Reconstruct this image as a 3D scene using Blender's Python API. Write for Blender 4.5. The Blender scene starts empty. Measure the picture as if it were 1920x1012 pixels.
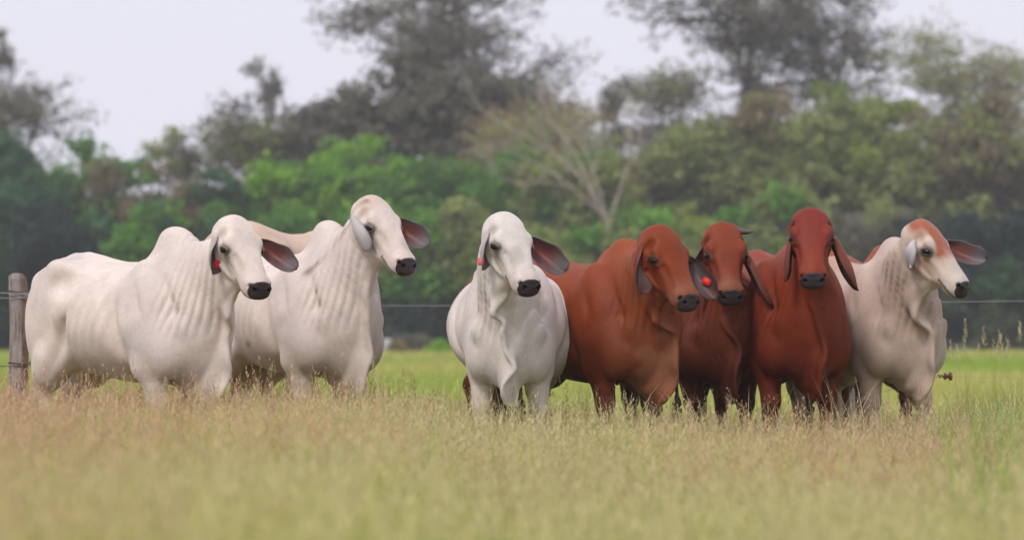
import bpy, math, random
import numpy as np
from math import radians as R
from mathutils import Vector, Matrix

# ------------------------------------------------------------------ camera, sky, sun, exposure
sc = bpy.context.scene
COL = sc.collection
CAM_H = 0.85
FPX = 6000.0                      # focal length in pixels of the 1920 px wide photograph
HOR = 628.0                       # row of the horizon in the photograph
cam_d = bpy.data.cameras.new('camera')
cam = bpy.data.objects.new('camera', cam_d); COL.objects.link(cam); sc.camera = cam
cam_d.sensor_width = 36.0
cam_d.lens = 36.0 * FPX / 1920.0
cam_d.clip_start = 0.3; cam_d.clip_end = 6000.0
cam.location = (0, 0, CAM_H)
cam.rotation_euler = (R(90) + math.atan((HOR - 506.0) / FPX), 0, 0)
cam_d.dof.use_dof = True
cam_d.dof.focus_distance = 20.1
cam_d.dof.aperture_fstop = 2.1

world = bpy.data.worlds.new("World"); sc.world = world; world.use_nodes = True
SUN_EL, SUN_AZ = 48.0, 208.0      # elevation; azimuth the light comes from (0 = +Y, clockwise)
nt = world.node_tree; nt.nodes.clear()
wo = nt.nodes.new('ShaderNodeOutputWorld'); bg = nt.nodes.new('ShaderNodeBackground')
sky = nt.nodes.new('ShaderNodeTexSky'); sky.sky_type = 'NISHITA'; sky.sun_disc = False
sky.sun_elevation = R(SUN_EL); sky.sun_rotation = R(SUN_AZ); sky.dust_density = 4.0; sky.air_density = 1.2
mx = nt.nodes.new('ShaderNodeMix'); mx.data_type = 'RGBA'; mx.inputs[0].default_value = 0.90
mx.inputs[7].default_value = (7.9, 7.75, 8.85, 1)        # even cloud layer
nt.links.new(sky.outputs[0], mx.inputs[6]); nt.links.new(mx.outputs[2], bg.inputs['Color'])
bg.inputs['Strength'].default_value = 0.118
nt.links.new(bg.outputs[0], wo.inputs['Surface'])

sun_d = bpy.data.lights.new('sun', 'SUN'); sun = bpy.data.objects.new('sun', sun_d); COL.objects.link(sun)
sun_d.energy = 1.85; sun_d.angle = R(12); sun_d.color = (1.0, 0.95, 0.88)
_a = R(SUN_AZ); _e = R(SUN_EL)
sdir = Vector((math.sin(_a) * math.cos(_e), math.cos(_a) * math.cos(_e), math.sin(_e)))
sun.rotation_euler = sdir.to_track_quat('Z', 'Y').to_euler()
sc.view_settings.view_transform = 'Standard'; sc.view_settings.look = 'None'
sc.view_settings.exposure = 0.05; sc.view_settings.gamma = 1.0
sc.cycles.use_denoising = True
sc.cycles.max_bounces = 6; sc.cycles.transparent_max_bounces = 8; sc.cycles.volume_bounces = 0

def w3(px, py, Y):
    """photo pixel at depth Y -> world point"""
    return np.array([(px - 960.0) * Y / FPX, Y, CAM_H + (HOR - py) * Y / FPX])

# ------------------------------------------------------------------ object helpers
def put(o, parent=None, kind=None, label=None, cat=None, group=None):
    COL.objects.link(o)
    if parent is not None: o.parent = parent
    if kind: o['kind'] = kind
    if label: o['label'] = label
    if cat: o['category'] = cat
    if group: o['group'] = group
    return o

def empty(name, loc, rz=0.0, s=1.0, **k):
    o = bpy.data.objects.new(name, None); o.empty_display_size = 0.3
    o.location = loc; o.rotation_euler = (0, 0, rz); o.scale = (s, s, s)
    return put(o, **k)

def mesh_np(name, verts, quads=None, tris=None, col=None, smooth=False, mat=None):
    me = bpy.data.meshes.new(name)
    verts = np.asarray(verts, dtype=np.float32)
    me.vertices.add(len(verts)); me.vertices.foreach_set('co', verts.ravel())
    loops = []; sizes = []
    if quads is not None and len(quads):
        q = np.asarray(quads, dtype=np.int32); loops.append(q.ravel()); sizes.append(np.full(len(q), 4, np.int32))
    if tris is not None and len(tris):
        t = np.asarray(tris, dtype=np.int32); loops.append(t.ravel()); sizes.append(np.full(len(t), 3, np.int32))
    lv = np.concatenate(loops); sz = np.concatenate(sizes)
    st = np.concatenate([[0], np.cumsum(sz)[:-1]]).astype(np.int32)
    me.loops.add(len(lv)); me.loops.foreach_set('vertex_index', lv)
    me.polygons.add(len(sz)); me.polygons.foreach_set('loop_start', st)
    if smooth: me.polygons.foreach_set('use_smooth', np.ones(len(sz), dtype=bool))
    if col is not None:
        c = np.ones((len(verts), 4), np.float32); c[:, :3] = col
        a = me.color_attributes.new('Col', 'FLOAT_COLOR', 'POINT'); a.data.foreach_set('color', c.ravel())
    me.update(calc_edges=True); me.validate()
    if mat: me.materials.append(mat)
    return me

def obj(name, me, **k):
    return put(bpy.data.objects.new(name, me), **k)

# ------------------------------------------------------------------ materials
def new_mat(name):
    m = bpy.data.materials.new(name); m.use_nodes = True
    return m, m.node_tree, m.node_tree.nodes['Principled BSDF']

def ramp(nt, stops):
    r = nt.nodes.new('ShaderNodeValToRGB'); e = r.color_ramp.elements
    while len(e) < len(stops): e.new(0.5)
    for i, (p, c) in enumerate(stops):
        e[i].position = p; e[i].color = (*c, 1) if len(c) == 3 else c
    return r

def noise(nt, scale, detail=4, rough=0.55, coord=None):
    n = nt.nodes.new('ShaderNodeTexNoise'); n.inputs['Scale'].default_value = scale
    n.inputs['Detail'].default_value = detail; n.inputs['Roughness'].default_value = rough
    if coord is not None: nt.links.new(coord, n.inputs['Vector'])
    return n

def mulcol(nt, a, fac_socket, lo, hi):
    """a * lerp(lo, hi, fac)"""
    mr = nt.nodes.new('ShaderNodeMapRange'); nt.links.new(fac_socket, mr.inputs[0])
    mr.inputs[1].default_value = 0.3; mr.inputs[2].default_value = 0.7
    mr.inputs[3].default_value = lo; mr.inputs[4].default_value = hi
    v = nt.nodes.new('ShaderNodeVectorMath'); v.operation = 'SCALE'
    nt.links.new(a, v.inputs[0]); nt.links.new(mr.outputs[0], v.inputs['Scale'])
    return v.outputs[0]

def coat_mat(name, rough=0.6, sheen=0.35, spec=0.3, bump=0.35, tint=(0.9, 0.9, 1.0)):
    m, nt, b = new_mat(name)
    at = nt.nodes.new('ShaderNodeAttribute'); at.attribute_name = 'Col'
    tc = nt.nodes.new('ShaderNodeTexCoord')
    n1 = noise(nt, 7.0, 5, 0.6, tc.outputs['Object'])
    n2 = noise(nt, 60.0, 3, 0.6, tc.outputs['Object'])
    mp = nt.nodes.new('ShaderNodeMapping'); mp.inputs['Scale'].default_value = (160, 160, 45)
    nt.links.new(tc.outputs['Object'], mp.inputs['Vector'])
    n3 = noise(nt, 1.0, 3, 0.7, mp.outputs[0])
    c = mulcol(nt, at.outputs['Color'], n1.outputs[0], 0.86, 1.10)
    c = mulcol(nt, c, n2.outputs[0], 0.96, 1.04)
    c = mulcol(nt, c, n3.outputs[0], 0.95, 1.05)
    nt.links.new(c, b.inputs['Base Color'])
    add = nt.nodes.new('ShaderNodeMath'); add.operation = 'MULTIPLY_ADD'
    nt.links.new(n3.outputs[0], add.inputs[0]); add.inputs[1].default_value = 0.35
    nt.links.new(n2.outputs[0], add.inputs[2])
    bp = nt.nodes.new('ShaderNodeBump'); bp.inputs['Strength'].default_value = bump; bp.inputs['Distance'].default_value = 0.006
    nt.links.new(add.outputs[0], bp.inputs['Height']); nt.links.new(bp.outputs[0], b.inputs['Normal'])
    b.inputs['Roughness'].default_value = rough
    b.inputs['Specular IOR Level'].default_value = spec
    b.inputs['Sheen Weight'].default_value = sheen; b.inputs['Sheen Roughness'].default_value = 0.45
    b.inputs['Sheen Tint'].default_value = (*tint, 1)
    return m

def flat_mat(name, col, rough=0.5, spec=0.5, var=0.15, scale=30, bump=0.0):
    m, nt, b = new_mat(name)
    tc = nt.nodes.new('ShaderNodeTexCoord'); n = noise(nt, scale, 5, 0.6, tc.outputs['Object'])
    rgb = nt.nodes.new('ShaderNodeRGB'); rgb.outputs[0].default_value = (*col, 1)
    nt.links.new(mulcol(nt, rgb.outputs[0], n.outputs[0], 1 - var, 1 + var), b.inputs['Base Color'])
    b.inputs['Roughness'].default_value = rough; b.inputs['Specular IOR Level'].default_value = spec
    if bump:
        bp = nt.nodes.new('ShaderNodeBump'); bp.inputs['Strength'].default_value = bump; bp.inputs['Distance'].default_value = 0.003
        nt.links.new(n.outputs[0], bp.inputs['Height']); nt.links.new(bp.outputs[0], b.inputs['Normal'])
    return m

def leaf_mat(name, rough=0.6, transl=0.35, var=0.2):
    m, nt, b = new_mat(name)
    at = nt.nodes.new('ShaderNodeAttribute'); at.attribute_name = 'Col'
    b.inputs['Roughness'].default_value = rough; b.inputs['Specular IOR Level'].default_value = 0.25
    nt.links.new(at.outputs['Color'], b.inputs['Base Color'])
    tr = nt.nodes.new('ShaderNodeBsdfTranslucent'); nt.links.new(at.outputs['Color'], tr.inputs['Color'])
    mix = nt.nodes.new('ShaderNodeMixShader'); mix.inputs[0].default_value = transl
    nt.links.new(b.outputs[0], mix.inputs[1]); nt.links.new(tr.outputs[0], mix.inputs[2])
    nt.links.new(mix.outputs[0], nt.nodes['Material Output'].inputs['Surface'])
    return m
# ------------------------------------------------------------------ implicit surfaces
def nrm(v):
    v = np.asarray(v, float); return v / max(1e-9, np.linalg.norm(v))

def smin(a, b, k):
    h = np.maximum(k - np.abs(a - b), 0) / k
    return np.minimum(a, b) - h * h * k * 0.25

def smax(a, b, k): return -smin(-a, -b, k)

class Prim:
    def __init__(s, lo, hi, f, k=0.05, op='u'): s.lo = np.array(lo); s.hi = np.array(hi); s.f = f; s.k = k; s.op = op

def p_ell(c, r, axes=None, k=0.05, op='u'):
    c = np.asarray(c, float); r = np.asarray(r, float); A = np.eye(3) if axes is None else np.array(axes, float)
    ext = np.sqrt(((A * r[:, None]) ** 2).sum(0))
    def f(P):
        q = (P - c) @ A.T
        k0 = np.sqrt(((q / r) ** 2).sum(1)) + 1e-6
        k1 = np.sqrt(((q / r ** 2) ** 2).sum(1)) + 1e-6
        return k0 * (k0 - 1) / k1
    return Prim(c - ext, c + ext, f, k, op)

def p_caps(a, b, ra, rb, k=0.05, op='u'):
    a = np.asarray(a, float); b = np.asarray(b, float); ab = b - a; L2 = max(1e-9, ab @ ab)
    m = max(ra, rb)
    def f(P):
        q = P - a; t = np.clip(q @ ab / L2, 0, 1)
        return np.linalg.norm(q - t[:, None] * ab, axis=1) - (ra + t * (rb - ra))
    return Prim(np.minimum(a, b) - m, np.maximum(a, b) + m, f, k, op)

def catmull(pts, n):
    pts = np.asarray(pts, float); m = len(pts)
    P = np.vstack([2 * pts[0] - pts[1], pts, 2 * pts[-1] - pts[-2]])
    out = []
    for u in np.linspace(0, m - 1, n):
        i = min(int(u), m - 2); t = u - i
        p0, p1, p2, p3 = P[i], P[i + 1], P[i + 2], P[i + 3]
        out.append(0.5 * ((2 * p1) + (-p0 + p2) * t + (2 * p0 - 5 * p1 + 4 * p2 - p3) * t * t + (-p0 + 3 * p1 - 3 * p2 + p3) * t ** 3))
    return np.array(out)

def p_sweep(C, a, b, side, k=0.05, op='u', fold=None, pw=0):
    """elliptic tube: centres C, half width a (along side), half height b"""
    C = np.asarray(C, float); n = len(C); side = np.asarray(side, float)
    m = max(a.max(), b.max())
    def f(P, want=False):
        best = np.full(len(P), 9.0); bv = np.zeros(len(P)); bt = np.zeros(len(P)); bu = np.zeros(len(P))
        for i in range(n - 1):
            A, B = C[i], C[i + 1]; T = B - A; L = np.linalg.norm(T); T = T / L
            S = nrm(side[i] + side[i + 1]); S = nrm(S - (S @ T) * T); V = np.cross(T, S)
            q = P - A; t = np.clip(q @ T / L, 0, 1)
            aa = a[i] + t * (a[i + 1] - a[i]); bb = b[i] + t * (b[i + 1] - b[i])
            w = q @ T - t * L; u = q @ S; v = q @ V; mn = np.minimum(aa, bb) * 0.9
            k0 = np.sqrt((u / aa) ** 2 + (v / bb) ** 2 + (w / mn) ** 2) + 1e-6
            k1 = np.sqrt((u / aa ** 2) ** 2 + (v / bb ** 2) ** 2 + (w / mn ** 2) ** 2) + 1e-6
            d = k0 * (k0 - 1) / k1
            if pw:
                kp = (np.abs(u / aa) ** pw + np.abs(v / bb) ** pw + np.abs(w / mn) ** pw) ** (1 / pw) + 1e-4
                d = np.sqrt(u * u + v * v + w * w) * (1 - 1 / kp) * 0.85
            s = d < best
            best = np.where(s, d, best); bv = np.where(s, v / bb, bv); bt = np.where(s, (i + t) / (n - 1), bt); bu = np.where(s, u, bu)
        if fold is not None: best = best + fold(bu, bv, bt, P)
        return best
    return Prim(C.min(0) - m, C.max(0) + m, f, k, op)

def field(prims, P, init=0.5):
    d = np.full(len(P), init)
    for p in prims:
        mg = p.k + 0.06
        s = np.all((P > p.lo - mg) & (P < p.hi + mg), axis=1)
        if not s.any(): continue
        v = p.f(P[s])
        if p.op == 'u': d[s] = smin(d[s], v, p.k)
        elif p.op == 's': d[s] = smax(d[s], -v, p.k)
        elif p.op == 'd': d[s] = d[s] + v                # displacement
        else: d[s] = smax(d[s], v, p.k)
    return d

def grid_pts(lo, h, idx): return lo + idx * h

def mesh_field(fn, lo, hi, h, levels=2, smooth=2):
    """surface nets over a band refined from a coarse grid"""
    lo = np.asarray(lo, float); hi = np.asarray(hi, float)
    H = h * 2 ** levels
    n = np.ceil((hi - lo) / H).astype(int) + 1
    idx = np.stack(np.meshgrid(*[np.arange(k) for k in n], indexing='ij'), -1).reshape(-1, 3)
    V = fn(lo + idx * H).reshape(n).astype(np.float32)
    for L in range(levels):
        H2 = H / 2; n2 = (np.array(V.shape) - 1) * 2 + 1
        V2 = np.repeat(np.repeat(np.repeat(V, 2, 0), 2, 1), 2, 2)[:n2[0], :n2[1], :n2[2]]
        near = np.abs(V2) < H * 2.1
        ii = np.argwhere(near)
        V2[near] = fn(lo + ii * H2)
        V = V2; H = H2
    V = np.where(V == 0, 1e-6, V)
    S = V < 0
    n = V.shape
    def c(a, i, j, k): return a[i:n[0] - 1 + i, j:n[1] - 1 + j, k:n[2] - 1 + k]
    cnt = sum(c(S, i, j, k).astype(np.int8) for i in (0, 1) for j in (0, 1) for k in (0, 1))
    act = (cnt > 0) & (cnt < 8)
    ids = -np.ones(act.shape, np.int64); cells = np.argwhere(act); ids[act] = np.arange(len(cells))
    acc = np.zeros((len(cells), 3)); num = np.zeros(len(cells))
    corners = [(i, j, k) for i in (0, 1) for j in (0, 1) for k in (0, 1)]
    for a in corners:
        for ax in range(3):
            if a[ax]: continue
            b = list(a); b[ax] = 1
            ca = cells + np.array(a); cb = cells + np.array(b)
            va = V[ca[:, 0], ca[:, 1], ca[:, 2]]; vb = V[cb[:, 0], cb[:, 1], cb[:, 2]]
            m = (va < 0) != (vb < 0)
            t = np.where(m, va / np.where(m, va - vb, 1), 0)
            p = np.array(a, float) + t[:, None] * (np.array(b) - np.array(a))
            acc[m] += p[m]; num[m] += 1
    verts = lo + (cells + acc / num[:, None]) * h
    quads = []
    for ax in range(3):
        o1, o2 = [k for k in range(3) if k != ax]
        sl0 = [slice(None)] * 3; sl1 = [slice(None)] * 3
        sl0[ax] = slice(0, -1); sl1[ax] = slice(1, None)
        A = S[tuple(sl0)]; B = S[tuple(sl1)]
        for flip in (0, 1):
            e = np.argwhere(A & ~B if not flip else ~A & B)
            e = e[(e[:, o1] > 0) & (e[:, o2] > 0) & (e[:, o1] < n[o1] - 1) & (e[:, o2] < n[o2] - 1)]
            if not len(e): continue
            q = []
            for (d1, d2) in ((0, 0), (-1, 0), (-1, -1), (0, -1)):
                g = e.copy(); g[:, o1] += d1; g[:, o2] += d2
                q.append(ids[g[:, 0], g[:, 1], g[:, 2]])
            q = np.stack(q, 1)
            rev = (flip == 1) != (ax == 1)
            if rev: q = q[:, ::-1]
            quads.append(q)
    quads = np.concatenate(quads)
    # relax a little
    ed = np.concatenate([quads[:, [0, 1]], quads[:, [1, 2]], quads[:, [2, 3]], quads[:, [3, 0]]])
    for _ in range(smooth):
        s = np.zeros_like(verts); w = np.bincount(ed[:, 0], minlength=len(verts)) + np.bincount(ed[:, 1], minlength=len(verts))
        for ax in range(3):
            s[:, ax] = np.bincount(ed[:, 0], verts[ed[:, 1], ax], len(verts)) + np.bincount(ed[:, 1], verts[ed[:, 0], ax], len(verts))
        verts = verts * 0.5 + 0.5 * s / np.maximum(w, 1)[:, None]
    # drop floating specks: keep largest component by repeated min-label spreading only when needed
    return verts, quads

def snoise(P, freq, seed, n=6):
    r = np.random.RandomState(seed); out = np.zeros(len(P))
    for i in range(n):
        k = r.normal(size=3); k = k / np.linalg.norm(k) * freq * r.uniform(0.6, 1.5)
        out += np.sin(P @ k + r.uniform(0, 6.28))
    return out / n * 1.6

def sst(x, a, b):
    t = np.clip((x - a) / (b - a), 0, 1); return t * t * (3 - 2 * t)

# ------------------------------------------------------------------ the cattle
EYE_M = flat_mat('wet dark eye', (0.008, 0.004, 0.003), 0.22, 0.25, 0.1)
NOSE_W = None
LID_M = flat_mat('dark eyelid skin', (0.03, 0.02, 0.018), 0.5, 0.4, 0.2)
HOOF_M = flat_mat('dark hoof', (0.06, 0.05, 0.045), 0.5, 0.4, 0.3)
TAG_RED = flat_mat('red plastic tag', (0.75, 0.03, 0.03), 0.4, 0.4, 0.06)
TAG_PINK = flat_mat('pink plastic tag', (0.8, 0.12, 0.16), 0.4, 0.4, 0.06)
TAG_METAL = flat_mat('metal tag', (0.6, 0.6, 0.62), 0.35, 0.6, 0.1)
HORN_M = flat_mat('grey horn', (0.085, 0.07, 0.065), 0.45, 0.5, 0.3, 40, 0.4)
TUFT_M = flat_mat('dark tail hair', (0.05, 0.035, 0.03), 0.8, 0.2, 0.3, 80, 0.6)
WHITE_COAT = coat_mat('white short coat', 0.7, 0.2, 0.2, 0.3, (1, 0.94, 0.92))
RED_COAT = coat_mat('red short coat', 0.54, 0.0, 0.20, 0.5, (0.9, 0.6, 0.6))
NOSE_W = coat_mat('dark grey nose skin', 0.45, 0.0, 0.25, 0.5)
EAR_M = coat_mat('ear skin', 0.6, 0.05, 0.25, 0.3)

def tube_mesh(name, C, rad, seg=10, mat=None, col=None):
    C = np.asarray(C, float); n = len(C); V = []; Q = []
    up = np.array([0.0, 0, 1.0])
    for i in range(n):
        T = nrm(C[min(i + 1, n - 1)] - C[max(i - 1, 0)])
        S = np.cross(T, up); S = nrm(S) if np.linalg.norm(S) > 1e-3 else np.array([1.0, 0, 0]); B = np.cross(S, T)
        for j in range(seg):
            a = 2 * math.pi * j / seg
            V.append(C[i] + rad[i] * (math.cos(a) * S + math.sin(a) * B))
    for i in range(n - 1):
        for j in range(seg):
            Q.append([i * seg + j, i * seg + (j + 1) % seg, (i + 1) * seg + (j + 1) % seg, (i + 1) * seg + j])
    V.append(C[0]); V.append(C[-1]); T = []
    for j in range(seg):
        T.append([len(V) - 2, (j + 1) % seg, j]); T.append([len(V) - 1, (n - 1) * seg + j, (n - 1) * seg + (j + 1) % seg])
    return mesh_np(name, V, Q, T, col=col, smooth=True, mat=mat)

def blob_mesh(name, c, r, axes, mat, nu=20, nv=12, lim=None):
    V = []; Q = []
    axes = np.array(axes)
    for i in range(nv + 1):
        th = math.pi * (0.02 + 0.96 * i / nv)
        for j in range(nu):
            ph = 2 * math.pi * j / nu
            q = np.array([math.sin(th) * math.cos(ph), math.sin(th) * math.sin(ph), math.cos(th)]) * r
            V.append(np.asarray(c) + q @ axes)
    for i in range(nv):
        for j in range(nu):
            Q.append([i * nu + j, (i + 1) * nu + j, (i + 1) * nu + (j + 1) % nu, i * nu + (j + 1) % nu])
    Q2 = [list(range(nu))[::-1], list(range(nv * nu, nv * nu + nu))]
    me = mesh_np(name, V, Q, None, smooth=True, mat=mat)
    return me

def make_ear(P):
    """two-shell leaf shaped ear. P: base,d,n (local), L,W,sag,inner,outer,rim"""
    nt_, nv = 22, 13
    d = nrm(P['d']); n = nrm(P['n'] - (P['n'] @ d) * d); side = np.cross(d, n); dn = P['down']
    V = []; Cc = []
    inner_c = np.array(P['inner']); rim_c = np.array(P['rim']); outer_c = np.array(P['outer'])
    ph = P.get('seed', 0)
    for shell in (0, 1):
        for i in range(nt_):
            t = i / (nt_ - 1)
            w = P['W'] / 2 * (0.36 + 0.64 * math.sin(min(1, t / 0.62) * math.pi / 2) ** 1.3) * math.sqrt(max(0.0, 1 - max(0, (t - 0.55) / 0.452) ** 2.6))
            w = max(w, 0.004)
            A = R(P.get('roll0', 110)) * (1 - t) ** 1.6 * 1.0 + R(P.get('roll1', 36)) * (1 - (1 - t) ** 1.6)
            c = P['base'] + d * P['L'] * t + dn * P['sag'] * t * t + n * P.get('curl', 0.0) * math.sin(t * math.pi)
            for j in range(nv):
                v = -1 + 2 * j / (nv - 1)
                th = v * A; rr = w / A
                e = abs(v) ** 2.2
                p = c + side * math.sin(th) * rr + n * (1 - math.cos(th)) * rr
                p = p + n * 0.006 * math.sin(9 * t + 3 * v + ph) * t
                if v < 0: p = p + side * 0.008 * math.sin(t * 17 + ph) * e * t
                if shell: 
                    th_ = 0.009 * (1 - 0.75 * max(abs(v) ** 4, t ** 8)) * (1.3 - 0.6 * t)
                    p = p - (n * math.cos(th) - side * math.sin(th)) * th_
                V.append(p)
                if shell: mm_ = min(1, 0.5 * t ** 3 + 0.55 * abs(v) ** 5); cc = outer_c * (1 - mm_) + rim_c * mm_
                else:
                    m = max(e, sst(np.array(t), 0.55, 0.92)); m = min(1, m * 0.95 + 0.12 * math.sin(11 * v + 5 * t + ph) ** 2)
                    cc = inner_c * (1 - m) + rim_c * m
                    hair = max(0, 1 - abs(v + 0.15 - 0.5 * t) / 0.16) * sst(np.array(t), 0.35, 0.6) * 0.5 * P.get('hair', 1) * (0.6 if inner_c[0] < 0.15 else 1)
                    cc = cc * (1 - hair) + np.array((0.45, 0.33, 0.31)) * hair
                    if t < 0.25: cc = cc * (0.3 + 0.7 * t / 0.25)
                Cc.append(cc)
    Q = []; N = nt_ * nv
    for i in range(nt_ - 1):
        for j in range(nv - 1):
            a = i * nv + j
            Q.append([a, a + 1, a + nv + 1, a + nv]); Q.append([N + a, N + a + nv, N + a + nv + 1, N + a + 1])
    for i in range(nt_ - 1):
        a = i * nv; Q.append([a, a + nv, N + a + nv, N + a]); a = i * nv + nv - 1; Q.append([a, N + a, N + a + nv, a + nv])
    for j in range(nv - 1):
        a = (nt_ - 1) * nv + j; Q.append([a, a + 1, N + a + 1, N + a]); a = j; Q.append([a, N + a, N + a + 1, a + 1])
    def surf(t, v, off=0.0):
        i = int(round(t * (nt_ - 1))); j = int(round((v + 1) / 2 * (nv - 1)))
        return np.array(V[i * nv + j]) + n * off
    return np.array(V), np.array(Q), np.array(Cc), surf, d, n, side

def make_cow(o):
    psi = o['psi']; rz = R(psi - 90); s = o['s']
    heading = np.array([math.sin(R(psi)), -math.cos(R(psi)), 0])
    hump = w3(*o['hump'])
    HX = 0.40
    root_xy = hump[:2] - heading[:2] * HX * s
    hump_top = (hump[2]) / s
    cz, sz_ = math.cos(rz), math.sin(rz)
    RM = np.array([[cz, -sz_, 0], [sz_, cz, 0], [0, 0, 1]])          # local -> world
    origin = np.array([root_xy[0], root_xy[1], 0])
    def loc(p): return (RM.T @ (np.asarray(p) - origin)) / s
    def vec(v): return RM.T @ np.asarray(v, float)
    # head frame
    y, p_, rl = R(o['hyaw']), R(o['hpit']), R(o.get('hroll', 0))
    f = np.array([math.sin(y) * math.cos(p_), -math.cos(y) * math.cos(p_), -math.sin(p_)])
    l = np.array([math.cos(y), math.sin(y), 0.0]); u = np.cross(f, l)
    l, u = l * math.cos(rl) + u * math.sin(rl), u * math.cos(rl) - l * math.sin(rl)
    hh = np.array([math.sin(y), -math.cos(y), 0])
    f, l, u, hh = vec(f), vec(l), vec(u), vec(hh)
    poll = loc(w3(*o['poll']))
    hs = o.get('hs', 1.0) / s
    def hp(a, b, c): return poll + hs * (f * a + l * b + u * c)       # along face, left, dorsal
    ax = np.array([f, l, u])
    seed = o.get('seed', 1)
    bul = o.get('belly', 1.0); cw = o.get('chestw', 1.0)
    # torso
    X = np.array([-0.80, -0.70, -0.52, -0.28, -0.02, 0.22, 0.42, 0.56, 0.66])
    top = np.array([1.20, 1.33, 1.385, 1.335, 1.31, 1.315, 1.33, 1.28, 1.15]) + o.get('topoff', 0)
    bot = np.array([0.90, 0.74, 0.66, 0.59, 0.555, 0.545, 0.53, 0.55, 0.65])
    wid = np.array([0.13, 0.22, 0.285, 0.345, 0.375, 0.345, 0.28, 0.23, 0.165]) * np.array([1, 1, 1, bul, bul, bul ** .5 * cw ** .6, cw, cw, cw])
    T = catmull(np.stack([X, top, bot, wid], 1), 20)
    C = np.stack([T[:, 0], 0 * T[:, 0], (T[:, 1] + T[:, 2]) / 2], 1)
    def ribs(U, V, t, P):
        m = sst(P[:, 0], -0.42, -0.25) * (1 - sst(P[:, 0], 0.1, 0.25)) * np.exp(-((V + 0.1) / 0.45) ** 2)
        a = -0.0035 * o.get('ribs', 1) * np.sin((P[:, 0] - 0.35 * P[:, 2]) * 2 * math.pi / 0.085) * m
        ridge = -0.010 * np.exp(-(P[:, 1] / 0.03) ** 2) * (V < -0.5) + 0.05 * sst(V, 0.25, 0.95) * sst(np.abs(U), 0.03, 0.16) * sst(P[:, 0], 0.05, 0.3)
        return a + 0.009 * snoise(P, 9, seed) + 0.003 * snoise(P, 26, seed + 1) + ridge
    pr = [p_sweep(C, T[:, 3], (T[:, 1] - T[:, 2]) / 2, np.tile([0, -1.0, 0], (20, 1)), 0.02, fold=ribs)]
    E = lambda *a, **k: pr.append(p_ell(*a, **k)); K = lambda *a, **k: pr.append(p_caps(*a, **k))
    rot = lambda deg: np.array([[math.cos(R(deg)), 0, math.sin(R(deg))], [0, 1, 0], [-math.sin(R(deg)), 0, math.cos(R(deg))]])
    # hump and withers
    hz = hump_top; hy = o.get('humpy', 0)
    E((HX - 0.015, hy * 0.6, hz - 0.175), (0.165, 0.095, 0.185), rot(14), k=0.10)
    E((HX - 0.07, hy, hz - 0.12), (0.10, 0.07, 0.12), rot(28), k=0.05)
    for q in (-1, 1):
        E((-0.47, q * 0.215, 1.27), (0.10, 0.055, 0.055), rot(-12), k=0.10)                  # hook bone
        E((-0.78, q * 0.10, 1.20), (0.06, 0.045, 0.05), k=0.08)                               # pin bone
        E((-0.60, q * 0.16, 0.95), (0.225, 0.135, 0.36), rot(-12), k=0.08)                    # thigh
        K((-0.44, q * 0.20, 0.76), (-0.60, q * 0.185, 0.62), 0.115, 0.115, k=0.08)
        la = o.get('legs', (0, 0, 0, 0)); hx = la[0 if q < 0 else 1]; fx = la[2 if q < 0 else 3]
        K((-0.58, q * 0.18, 0.70), (-0.74 + hx, q * 0.17, 0.50), 0.12, 0.066, k=0.06)        # gaskin
        K((-0.755 + hx, q * 0.17, 0.52), (-0.72 + hx * 1.3, q * 0.165, 0.34), 0.060, 0.046, k=0.03)
        K((-0.72 + hx * 1.3, q * 0.165, 0.34), (-0.70 + hx * 1.5, q * 0.165, 0.13), 0.044, 0.044, k=0.02)
        K((-0.70 + hx * 1.5, q * 0.165, 0.13), (-0.66 + hx * 1.5, q * 0.165, 0.055), 0.038, 0.042, k=0.02)
        # shoulder, arm, fore leg
        E((0.34, q * cw * 0.185, 1.00), (0.14, 0.125, 0.33), rot(16), k=0.06)
        E((0.46, q * cw * 0.195, 0.76), (0.165, 0.12, 0.19), k=0.07)
        K((0.33, q * cw * 0.205, 0.78), (0.32, q * cw * 0.205, 0.66), 0.12, 0.11, k=0.05)
        K((0.345, q * cw * 0.20, 0.68), (0.36 + fx, q * 0.185, 0.43), 0.102, 0.062, k=0.04)
        E((0.365 + fx, q * 0.182, 0.41), (0.063, 0.061, 0.075), k=0.03)
        K((0.36 + fx, q * 0.182, 0.40), (0.355 + fx * 1.2, q * 0.18, 0.14), 0.047, 0.041, k=0.02)
        K((0.355 + fx * 1.2, q * 0.18, 0.14), (0.39 + fx * 1.2, q * 0.18, 0.055), 0.047, 0.052, k=0.02)
        # groove behind the shoulder and flank hollow
        pr.append(p_ell((0.145, q * 0.385, 0.98), (0.035, 0.065, 0.30), rot(10), k=0.08, op='s'))
        pr.append(p_ell((-0.33, q * 0.34, 1.20), (0.10, 0.07, 0.06), k=0.10, op='s'))
        pr.append(p_ell((-0.385, q * 0.33, 0.80), (0.03, 0.06, 0.16), rot(-25), k=0.09, op='s'))
        pr.append(p_ell((0.195, q * 0.36, 0.66), (0.022, 0.055, 0.19), rot(4), k=0.05, op='s'))
    for q in (-1, 1):
        pr.append(p_ell((0.52, q * 0.235, 1.10), (0.03, 0.05, 0.24), rot(24), k=0.06, op='s'))
        pr.append(p_ell((0.30, q * 0.34, 1.14), (0.02, 0.04, 0.16), rot(20), k=0.05, op='s'))
        E((0.60, q * 0.175, 0.90), (0.07, 0.06, 0.07), k=0.06)
        pr.append(p_ell((0.66, q * 0.07, 0.78), (0.06, 0.022, 0.20), rot(0), k=0.05, op='s'))
    if 'rumen' in o: E((-0.12, o['rumen'][0], 0.90), (0.33, o['rumen'][1], 0.31), k=0.08)
    E((0.56, 0, 0.76), (0.17, 0.18 * cw, 0.23), k=0.09)                                            # brisket
    # neck
    H = hp(0.11, 0, -0.15)
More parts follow.
